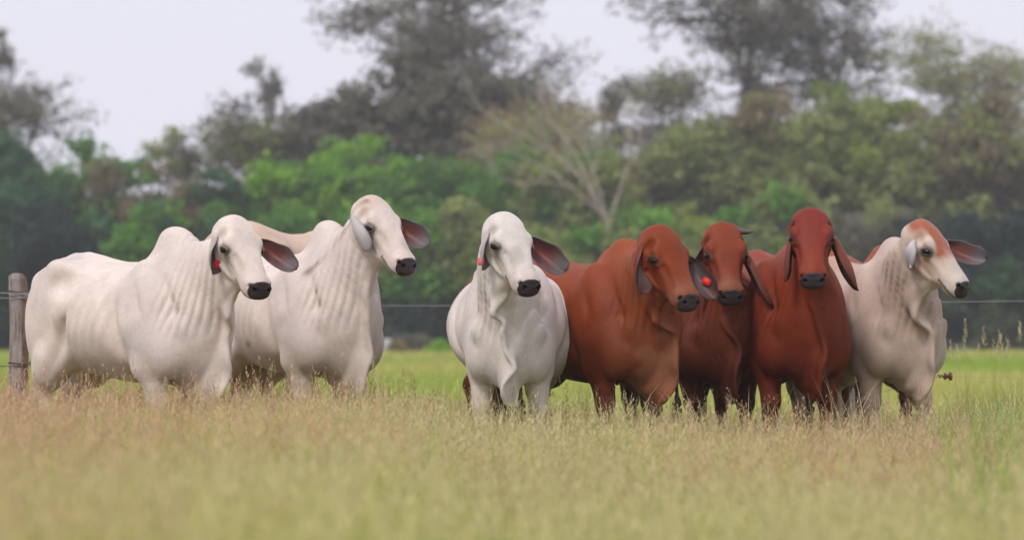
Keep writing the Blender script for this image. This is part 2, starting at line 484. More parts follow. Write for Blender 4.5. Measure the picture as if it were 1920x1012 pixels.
    N0 = np.array([0.34, 0, 1.08]); N1 = np.array([0.62, 0, 1.16 + 0.25 * (hz - 1.5)])
    e = nrm(u * 0.8 + np.array([0, 0, 0.45]) + 0.1 * f)
    N2 = H - e * 0.24
    ts = np.linspace(0, 1, 15)
    bz = lambda t: (1 - t) ** 3 * N0 + 3 * (1 - t) ** 2 * t * N1 + 3 * (1 - t) * t * t * N2 + t ** 3 * (H + e * 0.03)
    NC = np.array([bz(t) for t in ts])
    na = np.interp(ts, [0, .3, .6, .85, 1], [0.20, 0.165, 0.12, 0.10 * hs * s + 0.0, 0.085])
    nb = np.interp(ts, [0, .3, .6, .85, 1], [0.32, 0.285, 0.225, 0.165, 0.125])
    sd = np.array([nrm((1 - t ** 1.5) * np.array([0, -1.0, 0]) + t ** 1.5 * -l) for t in ts])
    fdir = nrm(nrm(vec(hh)) + np.array([1.0, 0, 0])) + np.array([0, 0, -0.25]); vsgn = 1.0
    def nfold(U, V, t, P):
        # skin folds run down the side of the neck, parallel to its front edge
        ph = (P @ fdir) * math.pi / 0.040 + 1.3 * snoise(P * np.array([1, 1, 0.35]), 6, seed + 5)
        m = sst(t, 0.10, 0.35) * (1 - sst(t, 0.90, 1.0)) * sst(-V * vsgn, -0.75, -0.2)
        ridge = (1 - np.abs(np.sin(ph))) ** 2.2
        return 0.004 * snoise(P, 14, seed + 2)
    pr.append(p_sweep(NC, na, nb, sd, 0.085, fold=nfold))
    def folds(P):
        hd = P @ nrm(nrm(vec(hh)) + np.array([1.0, 0, 0]))
        ph = (P @ fdir) * math.pi / 0.055 + 1.4 * snoise(P * np.array([1, 1, 0.3]), 5, seed + 5)
        m = sst(P[:, 0], 0.40, 0.56) * sst(P[:, 2], 0.78, 1.0) * (1 - sst(np.linalg.norm(P - hp(0.2, 0, -0.1), axis=1), 0.0, 0.2) * 0 ) * sst(np.linalg.norm(P - hp(0.19, 0, -0.08), axis=1), 0.16 , 0.26)
        pk = 0.65 + 0.5 * snoise(P * np.array([1, 1, 0.3]), 6, seed + 8)
        r_ = (0.5 + 0.5 * np.cos(2 * ph)) ** 2.0
        return (0.016 * r_ - 0.006) * m * np.clip(pk, 0.15, 1) * o.get('folds', 1)
    pr.append(Prim([0.38, -0.6, 0.75], [1.4, 0.6, 1.7], folds, 0.0, 'd'))
    # dewlap: sheet between the neck and a wavy hanging edge
    J = hp(0.30, 0, -0.19); J2 = hp(0.37, 0, -0.155)
    dl = o.get('dewlap', 1.0)
    thr = bz(0.84) - np.array([0, 0, 1]) * 0.10
    e1 = hp(0.28, 0, -0.26) + np.array([0, 0, -0.125 * dl])
    mid = bz(0.55) + vec(hh) * 0 + 0.31 * nrm(bz(0.75) - bz(0.4)) * np.array([1, 1, 0]) + np.array([0, 0, -0.26])
    ed = catmull([J2, e1, mid * 0.75 + 0.25 * np.array([0.70, 0, 0.95]), np.array([0.83, 0, 0.84]), np.array([0.825, 0, 0.62]), np.array([0.72, 0, 0.43]), np.array([0.45, 0, 0.49])], 80)
    inn = catmull([hp(0.34, 0, -0.14), hp(0.20, 0, -0.17), bz(0.62), bz(0.34) + np.array([0, 0, -0.08]), np.array([0.60, 0, 0.80]), np.array([0.54, 0, 0.66]), np.array([0.40, 0, 0.60])], 80)
    rs = np.random.RandomState(seed + 9); ph0 = rs.uniform(0, 6)
    for i in range(80):
        t = i / 79; sd_i = nrm((1 - t) * l + t * np.array([0, 1.0, 0]))
        wv = (0.021 * math.sin(t * 25 + ph0) + 0.006 * math.sin(t * 47 + ph0 * 2)) * min(1, t * 5) * (0.5 + 0.5 * t) * o.get('wave', 1)
        E_ = ed[i] + sd_i * wv * dl + np.array([0, 0, 0.004 * math.sin(t * 40)])
        Mi = inn[i] * 0.4 + ed[i] * 0.6 + sd_i * wv * 0.25
        K(inn[i], Mi, 0.034, 0.024, k=0.05); K(Mi, E_, 0.022, 0.0115, k=0.022)
    # head
    S_ = np.array([-0.015, 0.03, 0.09, 0.16, 0.23, 0.31, 0.39, 0.455, 0.505])
    hw = np.array([0.060, 0.092, 0.112, 0.122, 0.113, 0.098, 0.087, 0.086, 0.068]) * np.array([o.get('pollw', 1)] * 2 + [o.get('pollw', 1) ** .5] + [1] * 6)
    ht = np.array([-0.050, -0.012, 0.008, 0.010, 0.002, -0.010, -0.018, -0.024, -0.062])
    hb = np.array([-0.125, -0.180, -0.215, -0.232, -0.222, -0.190, -0.162, -0.152, -0.135])
    Hc = catmull(np.stack([S_, hw, ht, hb], 1), 22)
    HC = np.array([hp(q[0], 0, (q[2] + q[3]) / 2) for q in Hc])
    mo = o.get('headw', 1.0) * 1.06
    def hfold(U, V, t, P):
        return 0.0015 * snoise(P, 40, seed + 3)
    head = [p_sweep(HC, Hc[:, 1] * hs * mo, (Hc[:, 2] - Hc[:, 3]) / 2 * hs, np.tile(-l, (22, 1)), 0.03, fold=hfold, pw=3.1)]
    hE = lambda c, r, k=0.03, op='u': head.append(p_ell(hp(*c), np.array(r) * hs, ax, k * hs, op))
    dome = o.get('dome', 1.0); eu = o.get('eyeu', -0.066)
    hE((0.095, 0, -0.036), (0.10, 0.088 * mo, 0.046 * dome), 0.05)           # forehead dome
    hE((0.015, 0, -0.03), (0.040, 0.055, 0.032 * dome), 0.03)
    for q in (-1, 1):
        hE((0.160, q * 0.100 * mo, eu + 0.034), (0.050, 0.033, 0.028), 0.025)   # brow
        hE((0.205, q * 0.111 * mo, eu - 0.004), (0.042, 0.020, 0.032), 0.02)    # lids
        hE((0.245, q * 0.080 * mo, -0.085), (0.05, 0.02, 0.025), 0.04)      # cheek bone
        hE((0.15, q * 0.070 * mo, -0.150), (0.075, 0.040, 0.065), 0.05)     # jaw muscle
        hE((0.460, q * 0.052, -0.068), (0.042, 0.032, 0.036), 0.025)         # nostril wing
        hE((0.078, q * 0.098, -0.098), (0.035, 0.038, 0.035), 0.04)          # ear root
        hE((0.27, q * 0.118, -0.130), (0.08, 0.020, 0.028), 0.05, 's')
        hE((0.105, q * 0.118, -0.050), (0.022, 0.014, 0.035), 0.04, 's')       # hollow of the cheek
        hE((0.33, q * 0.098, -0.045), (0.07, 0.016, 0.02), 0.04, 's')
    hE((0.44, 0, -0.150), (0.050, 0.046, 0.028), 0.018)                      # chin
    hE((0.478, 0, -0.098), (0.046, 0.080, 0.044), 0.02)
    hE((0.455, 0, -0.055), (0.040, 0.062, 0.032), 0.02)                      # muzzle pad
    hE((0.40, 0, -0.03), (0.08, 0.030, 0.018), 0.04)
    for q in (-1, 1):
        head.append(p_caps(hp(0.235, q * 0.118, eu - 0.012), hp(0.33, q * 0.105, -0.085), 0.006 * hs, 0.003 * hs, 0.014, 's'))
        head.append(p_caps(hp(0.40, q * 0.088, -0.050), hp(0.44, q * 0.094, -0.090), 0.005 * hs, 0.004 * hs, 0.010, 's'))
        head.append(p_caps(hp(0.165, q * 0.128, eu + 0.008), hp(0.235, q * 0.122, eu + 0.014), 0.005 * hs, 0.004 * hs, 0.012, 's'))
        head.append(p_caps(hp(0.21, q * 0.105, -0.165), hp(0.32, q * 0.075, -0.160), 0.010 * hs, 0.005 * hs, 0.03, 's'))
    for q in (-1, 1):                                                        # mouth slit
        m1, m2, m3 = hp(0.36, q * 0.072, -0.118), hp(0.42, q * 0.064, -0.132), hp(0.488, q * 0.035, -0.140)
        head.append(p_caps(m1, m2, 0.002, 0.005, 0.008, 's')); head.append(p_caps(m2, m3, 0.005, 0.005, 0.008, 's'))
    nos = []
    for q in (-1, 1):
        a_, b_ = hp(0.505, q * 0.047, -0.058), hp(0.484, q * 0.068, -0.052)
        nos.append(p_caps(a_, b_, 0.0165 * hs, 0.0150 * hs, 0.008, 's'))
    head += nos
    for q in head: q.k = q.k
    # leave the body and head as separate fields, joined once
    bodyf = pr
    lo_h = HC.min(0) - 0.16; hi_h = HC.max(0) + 0.16
    def fn(P):
        d = field(bodyf, P)
        m = np.all((P > lo_h - 0.1) & (P < hi_h + 0.1), axis=1)
        if m.any():
            dh = field(head, P[m]); d[m] = smin(d[m], dh, 0.035)
        return d
    lo = np.array([-0.95, -0.46, 0.02]); hi = np.array([0.90, 0.46, 1.70])
    lo = np.minimum(lo, lo_h); hi = np.maximum(hi, hi_h); hi[2] = max(hi[2], hz + 0.05)
    h = o.get('h', 0.008)
    V, Q = mesh_field(fn, lo, hi, h, smooth=3)
    # colours of the coat, plus light and shade painted into the red coats
    rel = (V - poll) @ ax.T / hs
    sA, lA, uA = rel[:, 0], rel[:, 1], rel[:, 2]
    inhead = (sA > -0.05) & (sA < 0.56) & (np.abs(lA) < 0.17) & (uA > -0.27) & (uA < 0.1)
    base = np.array(o['coat']); c = np.tile(base, (len(V), 1))
    def mixc(m, col):
        nonlocal c
        m = np.clip(m, 0, 1)[:, None]; c = c * (1 - m) + np.array(col) * m
    n1 = snoise(V, 5, seed + 20); n2 = snoise(V, 16, seed + 21); n3 = snoise(V, 45, seed + 22)
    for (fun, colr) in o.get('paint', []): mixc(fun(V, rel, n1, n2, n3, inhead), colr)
    eyes = []
    for q in (-1, 1):
        st = np.array([hp(o.get('eyes', 0.203), q * (0.20 - 0.0015 * i), eu) for i in range(110)])
        dd = field(head, st); i = int(np.argmax(dd < 0)); sp = st[i]
        g = np.array([field(head, (sp + np.eye(3)[k] * 0.01)[None])[0] - field(head, (sp - np.eye(3)[k] * 0.01)[None])[0] for k in range(3)])
        g = nrm(nrm(g) + 0.35 * q * l); A1 = nrm(hh - (hh @ g) * g); A1 = nrm(A1 + 0.35 * (f - (f @ g) * g)); B1 = np.cross(g, A1)
        if B1[2] < 0: B1 = -B1
        eyes.append((sp, g, A1, B1, q))
        dv = V - sp; de = np.sqrt((dv @ A1 / 1.25) ** 2 + (dv @ B1 / 0.80) ** 2 + (dv @ g) ** 2) / hs
        if 'eyering' in o: mixc((1 - sst(de, 0.03, 0.055)) * inhead * o.get('eyeringa', 0.8), o['eyering'])
        mixc((1 - sst(de, 0.032, o.get('eyer', 0.056))) * inhead * 0.8, o.get('eyedark', (0.06, 0.04, 0.035)))
    nz = o.get('nosecol', (0.03, 0.026, 0.03))
    reg = p_ell(hp(0.512, 0, -0.068), np.array([0.064, 0.086, 0.063]) * hs, ax, 0.01)
    mixc(1 - sst(reg.f(V), -0.012, -0.002), nz)
    mouth = (np.abs(uA + 0.128) < 0.010) & (sA > 0.37) & inhead
    mixc(mouth * 0.75, (0.05, 0.035, 0.035))
    mixc((1 - sst(V[:, 2], 0.04, 0.065)), (0.06, 0.05, 0.045))
    root = empty('cow', (origin[0], origin[1], 0), rz, s, label=o['label'], cat='cow', group=o.get('group', 'cattle standing together in the tall grass'))
    cm = WHITE_COAT if o['kindc'] == 'w' else RED_COAT
    obj('body', mesh_np('cow body', V, Q, col=c, smooth=True, mat=cm), parent=root)
    # nose leather
    npr = head
    def nf(P): return np.maximum(field(npr, P) - 0.0028, reg.f(P))
    nl = hp(0.50, 0, -0.08)
    NV, NQ = mesh_field(nf, nl - 0.10, nl + 0.10, 0.004, levels=1, smooth=2)
    nd = np.minimum(*[np.linalg.norm(NV - hp(0.494, q * 0.058, -0.058), axis=1) for q in (-1, 1)]) / hs
    nh = np.minimum(nos[0].f(NV), nos[1].f(NV))
    kk = (1 - sst(nh, -0.001, 0.0055))[:, None]
    ncol = np.array(o.get('nosec', (0.042, 0.029, 0.034))) * (1 + 0.25 * snoise(NV, 60, seed + 40))[:, None] * (1 - kk) + np.array((0.004, 0.003, 0.003)) * kk
    if len(NV) > 20: obj('nose', mesh_np('nose leather', NV, NQ, col=ncol, smooth=True, mat=NOSE_W), parent=root)
    # eyes
    for (sp, g, A1, B1, q) in eyes:
        fr = np.array([A1, B1, g])
        ey = obj('eye', blob_mesh('eye ball', sp - g * 0.005 * hs, np.array([0.0335, 0.0205, 0.0165]) * hs, fr, EYE_M), parent=root)
        ring = []
        for a in np.linspace(0, 2 * math.pi, 25)[:-1]:
            ring.append(sp + g * (0.0035 - 0.007 * abs(math.cos(a))) * hs + A1 * math.cos(a) * 0.034 * hs + B1 * (math.sin(a) * (0.0200 if math.sin(a) > 0 else 0.0185)) * hs)
        up = [ring[k] for k in range(0, 13)]; dn_ = [ring[k % 24] for k in range(12, 25)]
        w1 = [(0.003 + 0.0050 * math.sin(math.pi * k / 12)) * hs for k in range(13)]; w2 = [(0.0022 + 0.001 * math.sin(math.pi * k / 12)) * hs for k in range(13)]
        lm = LID_M
        lc = np.array(o.get('lid', base * 0.28))
        obj('eyelid', tube_mesh('upper lid', up, w1, 8, EAR_M, np.tile(lc, (13 * 8 + 2, 1))), parent=ey); obj('eyelid', tube_mesh('lower lid', dn_, w2, 8, EAR_M, np.tile(lc, (13 * 8 + 2, 1))), parent=ey)
    # ears
    for q, key in ((-1, 'earR'), (1, 'earL')):          # animal's right / left
        eo = o[key]
        b = hp(0.078, q * 0.108 * mo, -0.100)
        bw = origin + s * (RM @ b)
        if 'bpx' in eo: b = loc(w3(eo['bpx'][0], eo['bpx'][1], bw[1] + eo.get('bdy', 0))); bw = origin + s * (RM @ b)
        tipw = w3(eo['tip'][0], eo['tip'][1], bw[1] + eo.get('dy', 0.0))
        dvec = loc(tipw) - b
        L = np.linalg.norm(dvec) * (1 + eo.get('long', 0)); dn = np.array([0, 0, -1.0])
        sag = eo.get('sag', 0.03)
        dd = (dvec - dn * sag)
        VV, QQ, CC, surf, d_, n_, side_ = make_ear(dict(base=b, d=dd, n=vec(eo['n']), L=np.linalg.norm(dd), W=eo.get('W', 0.135) * 1.22 / s,
            sag=sag, down=dn, inner=o['earin'], outer=o['earout'], rim=o['earrim'], seed=seed + q, roll1=eo.get('roll1', 36), roll0=eo.get('roll0', 110), curl=eo.get('curl', -0.015), hair=eo.get('hair', 1)))
        er = obj('ear', mesh_np('ear', VV, QQ, col=CC, smooth=True, mat=EAR_M), parent=root)
        if 'tag' in eo:
            tt, tv, mat_, size = eo['tag']
            cpt = surf(tt, tv, 0.0)
            nn = nrm(vec(eo.get('tagn', (0, -1, 0)))); cpt = cpt + nn * eo.get('tago', 0.012)
            su = nrm(d_ - (d_ @ nn) * nn); sv = np.cross(nn, su)
            rot_ = R(eo.get('tagr', 0)); su, sv = su * math.cos(rot_) + sv * math.sin(rot_), sv * math.cos(rot_) - su * math.sin(rot_)
            pts = []
            m = 24
            for off in (-0.0015, 0.0015):
                for a in range(m):
                    an = 2 * math.pi * a / m; ca, sa = math.cos(an), math.sin(an)
                    ex = 0.35 if eo.get('tagsq', 1) else 1.0
                    px_ = math.copysign(abs(ca) ** ex, ca) * size * 1.12; py_ = math.copysign(abs(sa) ** ex, sa) * size * 0.95
                    pts.append(cpt + su * px_ + sv * py_ + nn * off)
            pts.append(cpt - nn * 0.0015); pts.append(cpt + nn * 0.0015)
            q4 = [[a, (a + 1) % m, m + (a + 1) % m, m + a] for a in range(m)]
            t3 = [[2 * m, (a + 1) % m, a] for a in range(m)] + [[2 * m + 1, m + a, m + (a + 1) % m] for a in range(m)]
            tg = obj('ear_tag', mesh_np('ear tag', pts, q4, t3, mat=mat_), parent=er)
            # centre button
    # tail with a tuft
    tx = catmull([(-0.80, 0, 1.27), (-0.865, 0.01, 1.20), (-0.885, 0.015, 1.0), (-0.875, 0.02, 0.70), (-0.86, 0.03, 0.42)], 16)
    tl = obj('tail', tube_mesh('tail', tx, np.linspace(0.032, 0.012, 16), 10, cm, np.tile(base, (16 * 10 + 2, 1))), parent=root)
    tf = catmull([(-0.86, 0.03, 0.46), (-0.865, 0.03, 0.33), (-0.85, 0.04, 0.13)], 10)
    obj('tail_tuft', tube_mesh('tuft', tf, [0.012, 0.022, 0.032, 0.038, 0.04, 0.036, 0.03, 0.022, 0.014, 0.005], 10, TUFT_M), parent=tl)
    if 'horn' in o:
        for q, hn in o['horn'].items():
            b = hp(0.02, q * 0.085, -0.035)
            tipw = w3(hn[0], hn[1], (origin + s * (RM @ b))[1] - 0.02); t_ = loc(tipw)
            pts = catmull([b, b * 0.45 + t_ * 0.55 + np.array([0, 0, -0.006]), t_], 9)
            obj('horn', tube_mesh('horn', pts, np.array([0.024, 0.024, 0.022, 0.020, 0.018, 0.015, 0.012, 0.009, 0.004]), 12, HORN_M), parent=root)
    return root
# ------------------------------------------------------------------ the herd
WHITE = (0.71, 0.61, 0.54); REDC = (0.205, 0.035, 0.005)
def F_noise(a, b): return lambda V, rel, n1, n2, n3, ih: sst(n1 * 0.6 + n2 * 0.4, a, b)
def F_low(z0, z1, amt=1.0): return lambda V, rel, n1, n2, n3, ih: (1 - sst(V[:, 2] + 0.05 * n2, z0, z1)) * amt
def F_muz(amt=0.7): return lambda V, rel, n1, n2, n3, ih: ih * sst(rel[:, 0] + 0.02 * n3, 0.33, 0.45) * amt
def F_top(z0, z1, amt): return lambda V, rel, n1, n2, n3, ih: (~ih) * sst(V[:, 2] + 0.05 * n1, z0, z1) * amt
def F_fore(x0, x1, amt): return lambda V, rel, n1, n2, n3, ih: sst(V[:, 0] + 0.06 * n1, x0, x1) * (~ih) * amt
def F_spot(lo_, hi_, seed, fr, amt): return lambda V, rel, n1, n2, n3, ih: sst(snoise(V, fr, seed, 9), lo_, hi_) * amt
def F_crown(s0, s1, amt): return lambda V, rel, n1, n2, n3, ih: ih * (1 - sst(rel[:, 0] + 0.025 * n3, s0, s1)) * sst(rel[:, 2], -0.13, -0.03) * amt
def F_blaze(amt): return lambda V, rel, n1, n2, n3, ih: ih * sst(rel[:, 2], -0.085, -0.045) * (1 - sst(rel[:, 0] + 0.03 * n3, 0.21, 0.33)) * (1 - sst(np.abs(rel[:, 1]) + 0.02 * n2, 0.08, 0.115)) * amt

def F_pt(x, y, z, r, amt): return lambda V, rel, n1, n2, n3, ih: (1 - sst(np.linalg.norm(V - np.array([x, y, z]), axis=1) + 0.35 * r * n3, r * 0.5, r)) * amt

EAR_W = dict(earin=(0.125, 0.022, 0.014), earout=(0.46, 0.43, 0.42), earrim=(0.12, 0.105, 0.112))
EAR_R = dict(earin=(0.13, 0.095, 0.105), earout=(0.19, 0.045, 0.018), earrim=(0.075, 0.030, 0.026))
F_cheek = lambda amt: (lambda V, rel, n1, n2, n3, ih: ih * np.exp(-((rel[:, 0] - 0.27 + 0.03 * n2) / 0.085) ** 2 - ((rel[:, 2] + 0.115) / 0.06) ** 2) * amt)
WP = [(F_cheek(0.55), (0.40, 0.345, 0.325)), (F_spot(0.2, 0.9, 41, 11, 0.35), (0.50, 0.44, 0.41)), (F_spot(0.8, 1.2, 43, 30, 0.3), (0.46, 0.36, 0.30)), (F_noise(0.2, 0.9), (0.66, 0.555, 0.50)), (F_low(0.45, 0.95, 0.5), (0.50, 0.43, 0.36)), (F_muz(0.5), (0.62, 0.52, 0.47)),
      (F_spot(1.05, 1.25, 31, 13, 0.5), (0.30, 0.26, 0.24)), (F_spot(0.5, 1.1, 33, 5, 0.35), (0.55, 0.43, 0.38)), (F_spot(0.4, 1.0, 35, 8, 0.4), (0.56, 0.52, 0.52)), (F_fore(0.15, 0.5, 0.22), (0.54, 0.50, 0.49)), (F_spot(0.8, 1.1, 39, 22, 0.35), (0.42, 0.33, 0.27))]
RP = [(F_noise(0.1, 0.9), (0.185, 0.032, 0.010)), (F_low(0.5, 1.25, 0.85), (0.085, 0.015, 0.006)), (F_top(1.15, 1.4, 0.5), (0.30, 0.07, 0.016)), (F_spot(0.3, 1.0, 61, 12, 0.45), (0.13, 0.022, 0.006)), (F_spot(0.6, 1.2, 64, 34, 0.3), (0.31, 0.09, 0.03)), (F_spot(0.4, 1.1, 62, 6, 0.35), (0.29, 0.075, 0.018)), (F_muz(0.6), (0.26, 0.10, 0.055)),  # red mottling, with belly shade and a lighter lit back painted in
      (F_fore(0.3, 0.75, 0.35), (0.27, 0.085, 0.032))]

HERD = [
 dict(key='A', kindc='w', coat=WHITE, seed=11, psi=50, s=1.0, hump=(338, 428, 20.2), poll=(442, 407, 19.75), hyaw=40, hpit=53, hs=1.024, dewlap=0.9,
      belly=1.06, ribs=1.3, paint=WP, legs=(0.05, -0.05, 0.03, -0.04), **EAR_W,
      earR=dict(tip=(399, 515), dy=-0.05, n=(0.88, -0.45, 0), W=0.13, sag=0.05, tago=0.008, tag=(0.70, -0.45, TAG_RED, 0.024), tagn=(0.25, -0.95, 0.1)),
      earL=dict(tip=(558, 503), dy=-0.04, n=(-0.25, -0.95, 0.35), W=0.135, sag=0.01),
      label='white humped cow nearest the fence post, turned side-on with a red ear tag'),
 dict(key='B', kindc='w', coat=(0.68, 0.58, 0.51), seed=23, dome=0.75, headw=0.96, psi=36, s=1.05, hump=(622, 416, 21.3), poll=(702, 369, 20.85), hyaw=48, hpit=50, hs=1.065, dewlap=0.7,
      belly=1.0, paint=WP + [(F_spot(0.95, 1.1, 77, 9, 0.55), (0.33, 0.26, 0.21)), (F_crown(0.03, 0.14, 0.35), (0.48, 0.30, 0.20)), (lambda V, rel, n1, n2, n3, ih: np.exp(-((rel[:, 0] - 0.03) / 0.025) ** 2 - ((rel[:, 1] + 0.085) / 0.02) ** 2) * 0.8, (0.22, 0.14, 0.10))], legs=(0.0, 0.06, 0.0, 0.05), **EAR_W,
      earR=dict(tip=(690, 470), bpx=(660, 408), bdy=-0.02, dy=-0.10, n=(0.80, 0.55, -0.2), W=0.115, sag=0.025, roll1=55, curl=-0.02),
      earL=dict(tip=(805, 458), dy=-0.06, n=(-0.25, -0.95, 0.3), W=0.15, sag=0.0),
      label='white humped cow with raised head standing behind the side-on white cow'),
 dict(key='C', kindc='w', coat=(0.68, 0.62, 0.57), seed=37, psi=-2, s=0.97, humpy=-0.14, chestw=0.84, rumen=(0.19, 0.30), hump=(956, 458, 20.1), poll=(950, 401, 19.55), hyaw=36, hpit=55, hs=1.003, dewlap=1.25, wave=1.7,
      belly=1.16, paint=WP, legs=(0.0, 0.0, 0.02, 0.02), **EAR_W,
      earR=dict(tip=(905, 507), dy=-0.06, n=(0.9, -0.35, -0.1), W=0.12, sag=0.06, tag=(0.80, 0.0, TAG_PINK, 0.022), tagn=(-0.3, -0.95, 0.1), tago=0.02),
      earL=dict(tip=(1063, 508), dy=0.0, n=(-0.2, -0.97, 0.25), W=0.15, sag=0.0),
      label='white cow facing forward with a long wavy dewlap and a pink ear tag'),
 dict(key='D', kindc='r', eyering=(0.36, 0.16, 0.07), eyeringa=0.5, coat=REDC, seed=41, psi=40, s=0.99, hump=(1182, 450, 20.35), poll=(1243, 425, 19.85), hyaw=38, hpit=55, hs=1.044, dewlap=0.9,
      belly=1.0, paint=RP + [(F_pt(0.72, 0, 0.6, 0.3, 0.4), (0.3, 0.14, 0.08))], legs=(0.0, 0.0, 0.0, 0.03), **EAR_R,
      earR=dict(tip=(1203, 552), dy=-0.03, n=(0.45, -0.85, 0.1), W=0.13, sag=0.07, roll1=58),
      earL=dict(tip=(1345, 560), dy=-0.10, n=(-0.35, -0.93, 0.1), W=0.135, sag=0.03, tag=(0.70, -0.1, TAG_RED, 0.025), tagn=(-0.2, -0.97, 0.1), tagr=20),
      label='red cow beside the white cow facing forward, a red tag in its ear'),
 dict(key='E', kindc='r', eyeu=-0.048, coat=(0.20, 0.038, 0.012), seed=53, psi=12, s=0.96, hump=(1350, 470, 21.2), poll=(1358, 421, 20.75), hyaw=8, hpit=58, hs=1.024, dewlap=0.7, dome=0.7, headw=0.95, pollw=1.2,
      belly=0.95, paint=RP + [(F_low(0.6, 1.4, 0.8), (0.075, 0.014, 0.008))], legs=(0.0, 0.0, 0.0, 0.03), eyering=(0.40, 0.24, 0.15), eyeringa=0.75, **EAR_R,  # more shade painted over the lower body
      earR=dict(tip=(1302, 545), dy=0.02, n=(0.3, -0.9, 0), W=0.12, sag=0.05),
      earL=dict(tip=(1450, 577), dy=-0.10, n=(-0.9, 0.1, 0.35), W=0.155, sag=0.05, roll1=60), horn={1: (1413, 434)},
      label='dark red cow with a short grey horn, between the other two red cows'),
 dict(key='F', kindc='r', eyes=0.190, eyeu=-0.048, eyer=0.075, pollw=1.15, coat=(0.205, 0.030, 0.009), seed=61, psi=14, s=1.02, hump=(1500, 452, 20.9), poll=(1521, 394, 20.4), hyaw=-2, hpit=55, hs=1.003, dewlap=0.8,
      belly=0.98, paint=[(F_noise(0.1, 0.9), (0.20, 0.040, 0.012)), (F_low(0.5, 1.2, 0.75), (0.095, 0.017, 0.007)), (F_spot(0.4, 1.1, 62, 6, 0.35), (0.27, 0.065, 0.014)), (F_top(1.2, 1.45, 0.4), (0.29, 0.06, 0.02)), (F_crown(0.10, 0.40, 0.6), (0.165, 0.014, 0.014))],  # underside shade and a brighter lit back painted into this coat
      legs=(0.0, 0.0, 0.0, 0.03), **EAR_R,
      earR=dict(tip=(1472, 528), dy=-0.05, n=(0.95, -0.2, 0), W=0.11, sag=0.08, roll1=55),
      earL=dict(tip=(1610, 545), dy=-0.06, n=(-0.95, 0.05, 0.25), W=0.165, sag=0.07, roll1=62),
      label='red cow with a deep red face looking straight ahead, long ears hanging'),
 dict(key='G', kindc='w', coat=(0.49, 0.375, 0.315), seed=71, chestw=0.92, dome=0.85, headw=0.95, psi=24, s=1.0, hump=(1684, 447, 21.2), poll=(1735, 414, 20.7), hyaw=55, hpit=51, hs=1.024, dewlap=0.8,
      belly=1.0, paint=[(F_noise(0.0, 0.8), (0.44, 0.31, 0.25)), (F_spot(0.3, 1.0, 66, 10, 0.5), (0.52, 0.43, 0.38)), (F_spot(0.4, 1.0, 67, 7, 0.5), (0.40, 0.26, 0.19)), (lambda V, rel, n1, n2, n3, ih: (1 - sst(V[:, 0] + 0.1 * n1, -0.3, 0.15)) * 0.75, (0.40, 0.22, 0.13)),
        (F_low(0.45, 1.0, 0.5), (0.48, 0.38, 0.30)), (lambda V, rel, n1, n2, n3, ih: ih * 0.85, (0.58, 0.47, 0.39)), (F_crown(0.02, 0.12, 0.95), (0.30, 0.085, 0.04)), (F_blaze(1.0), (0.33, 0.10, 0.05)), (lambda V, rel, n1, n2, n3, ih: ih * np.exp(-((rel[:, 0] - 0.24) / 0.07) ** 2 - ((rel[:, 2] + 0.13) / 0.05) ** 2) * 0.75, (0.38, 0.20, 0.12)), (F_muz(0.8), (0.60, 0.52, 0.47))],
      legs=(0.06, 0.0, 0.0, 0.04), **dict(EAR_W, earout=(0.52, 0.49, 0.50)), 
      earR=dict(tip=(1709, 503), dy=-0.05, n=(0.8, 0.2, -0.1), W=0.12, sag=0.05, roll1=40, curl=-0.03, tag=(0.95, 0.0, TAG_METAL, 0.010), tagn=(0, -1, 0)),
      earL=dict(tip=(1850, 487), dy=-0.02, n=(-0.25, -0.95, 0.3), W=0.13, sag=-0.01),
      label='fawn and white cow with a rust red forehead, farthest from the fence post'),
 # animals mostly hidden behind the others
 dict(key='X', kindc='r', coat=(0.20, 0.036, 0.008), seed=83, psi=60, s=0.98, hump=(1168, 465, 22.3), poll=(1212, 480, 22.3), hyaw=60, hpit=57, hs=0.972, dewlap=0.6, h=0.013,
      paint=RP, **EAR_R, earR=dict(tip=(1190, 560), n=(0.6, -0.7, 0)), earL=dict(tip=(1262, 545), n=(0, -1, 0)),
      label='red cow hidden behind the forward-facing white cow, only its back and hind leg showing'),
 dict(key='Y', kindc='r', coat=(0.60, 0.45, 0.34), seed=91, psi=150, s=1.12, hump=(605, 450, 23.4), poll=(632, 500, 23.9), hyaw=150, hpit=53, hs=0.972, dewlap=0.6, h=0.013, topoff=0.09,
      paint=[(F_noise(0.1, 0.9), (0.58, 0.40, 0.29))], **EAR_R, earR=dict(tip=(610, 570), n=(0.6, -0.7, 0)), earL=dict(tip=(655, 570), n=(0, 1, 0)),
      label='tan cow hidden behind the two white cows, only its back showing'),
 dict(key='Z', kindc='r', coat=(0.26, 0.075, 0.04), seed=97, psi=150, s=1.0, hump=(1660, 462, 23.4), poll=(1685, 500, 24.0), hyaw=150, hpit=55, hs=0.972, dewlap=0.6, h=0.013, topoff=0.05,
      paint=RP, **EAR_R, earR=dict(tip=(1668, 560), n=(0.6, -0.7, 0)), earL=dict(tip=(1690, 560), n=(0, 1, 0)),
      label='red cow hidden behind the fawn and white cow, only its back showing'),
]


for o in HERD:


    make_cow(o)
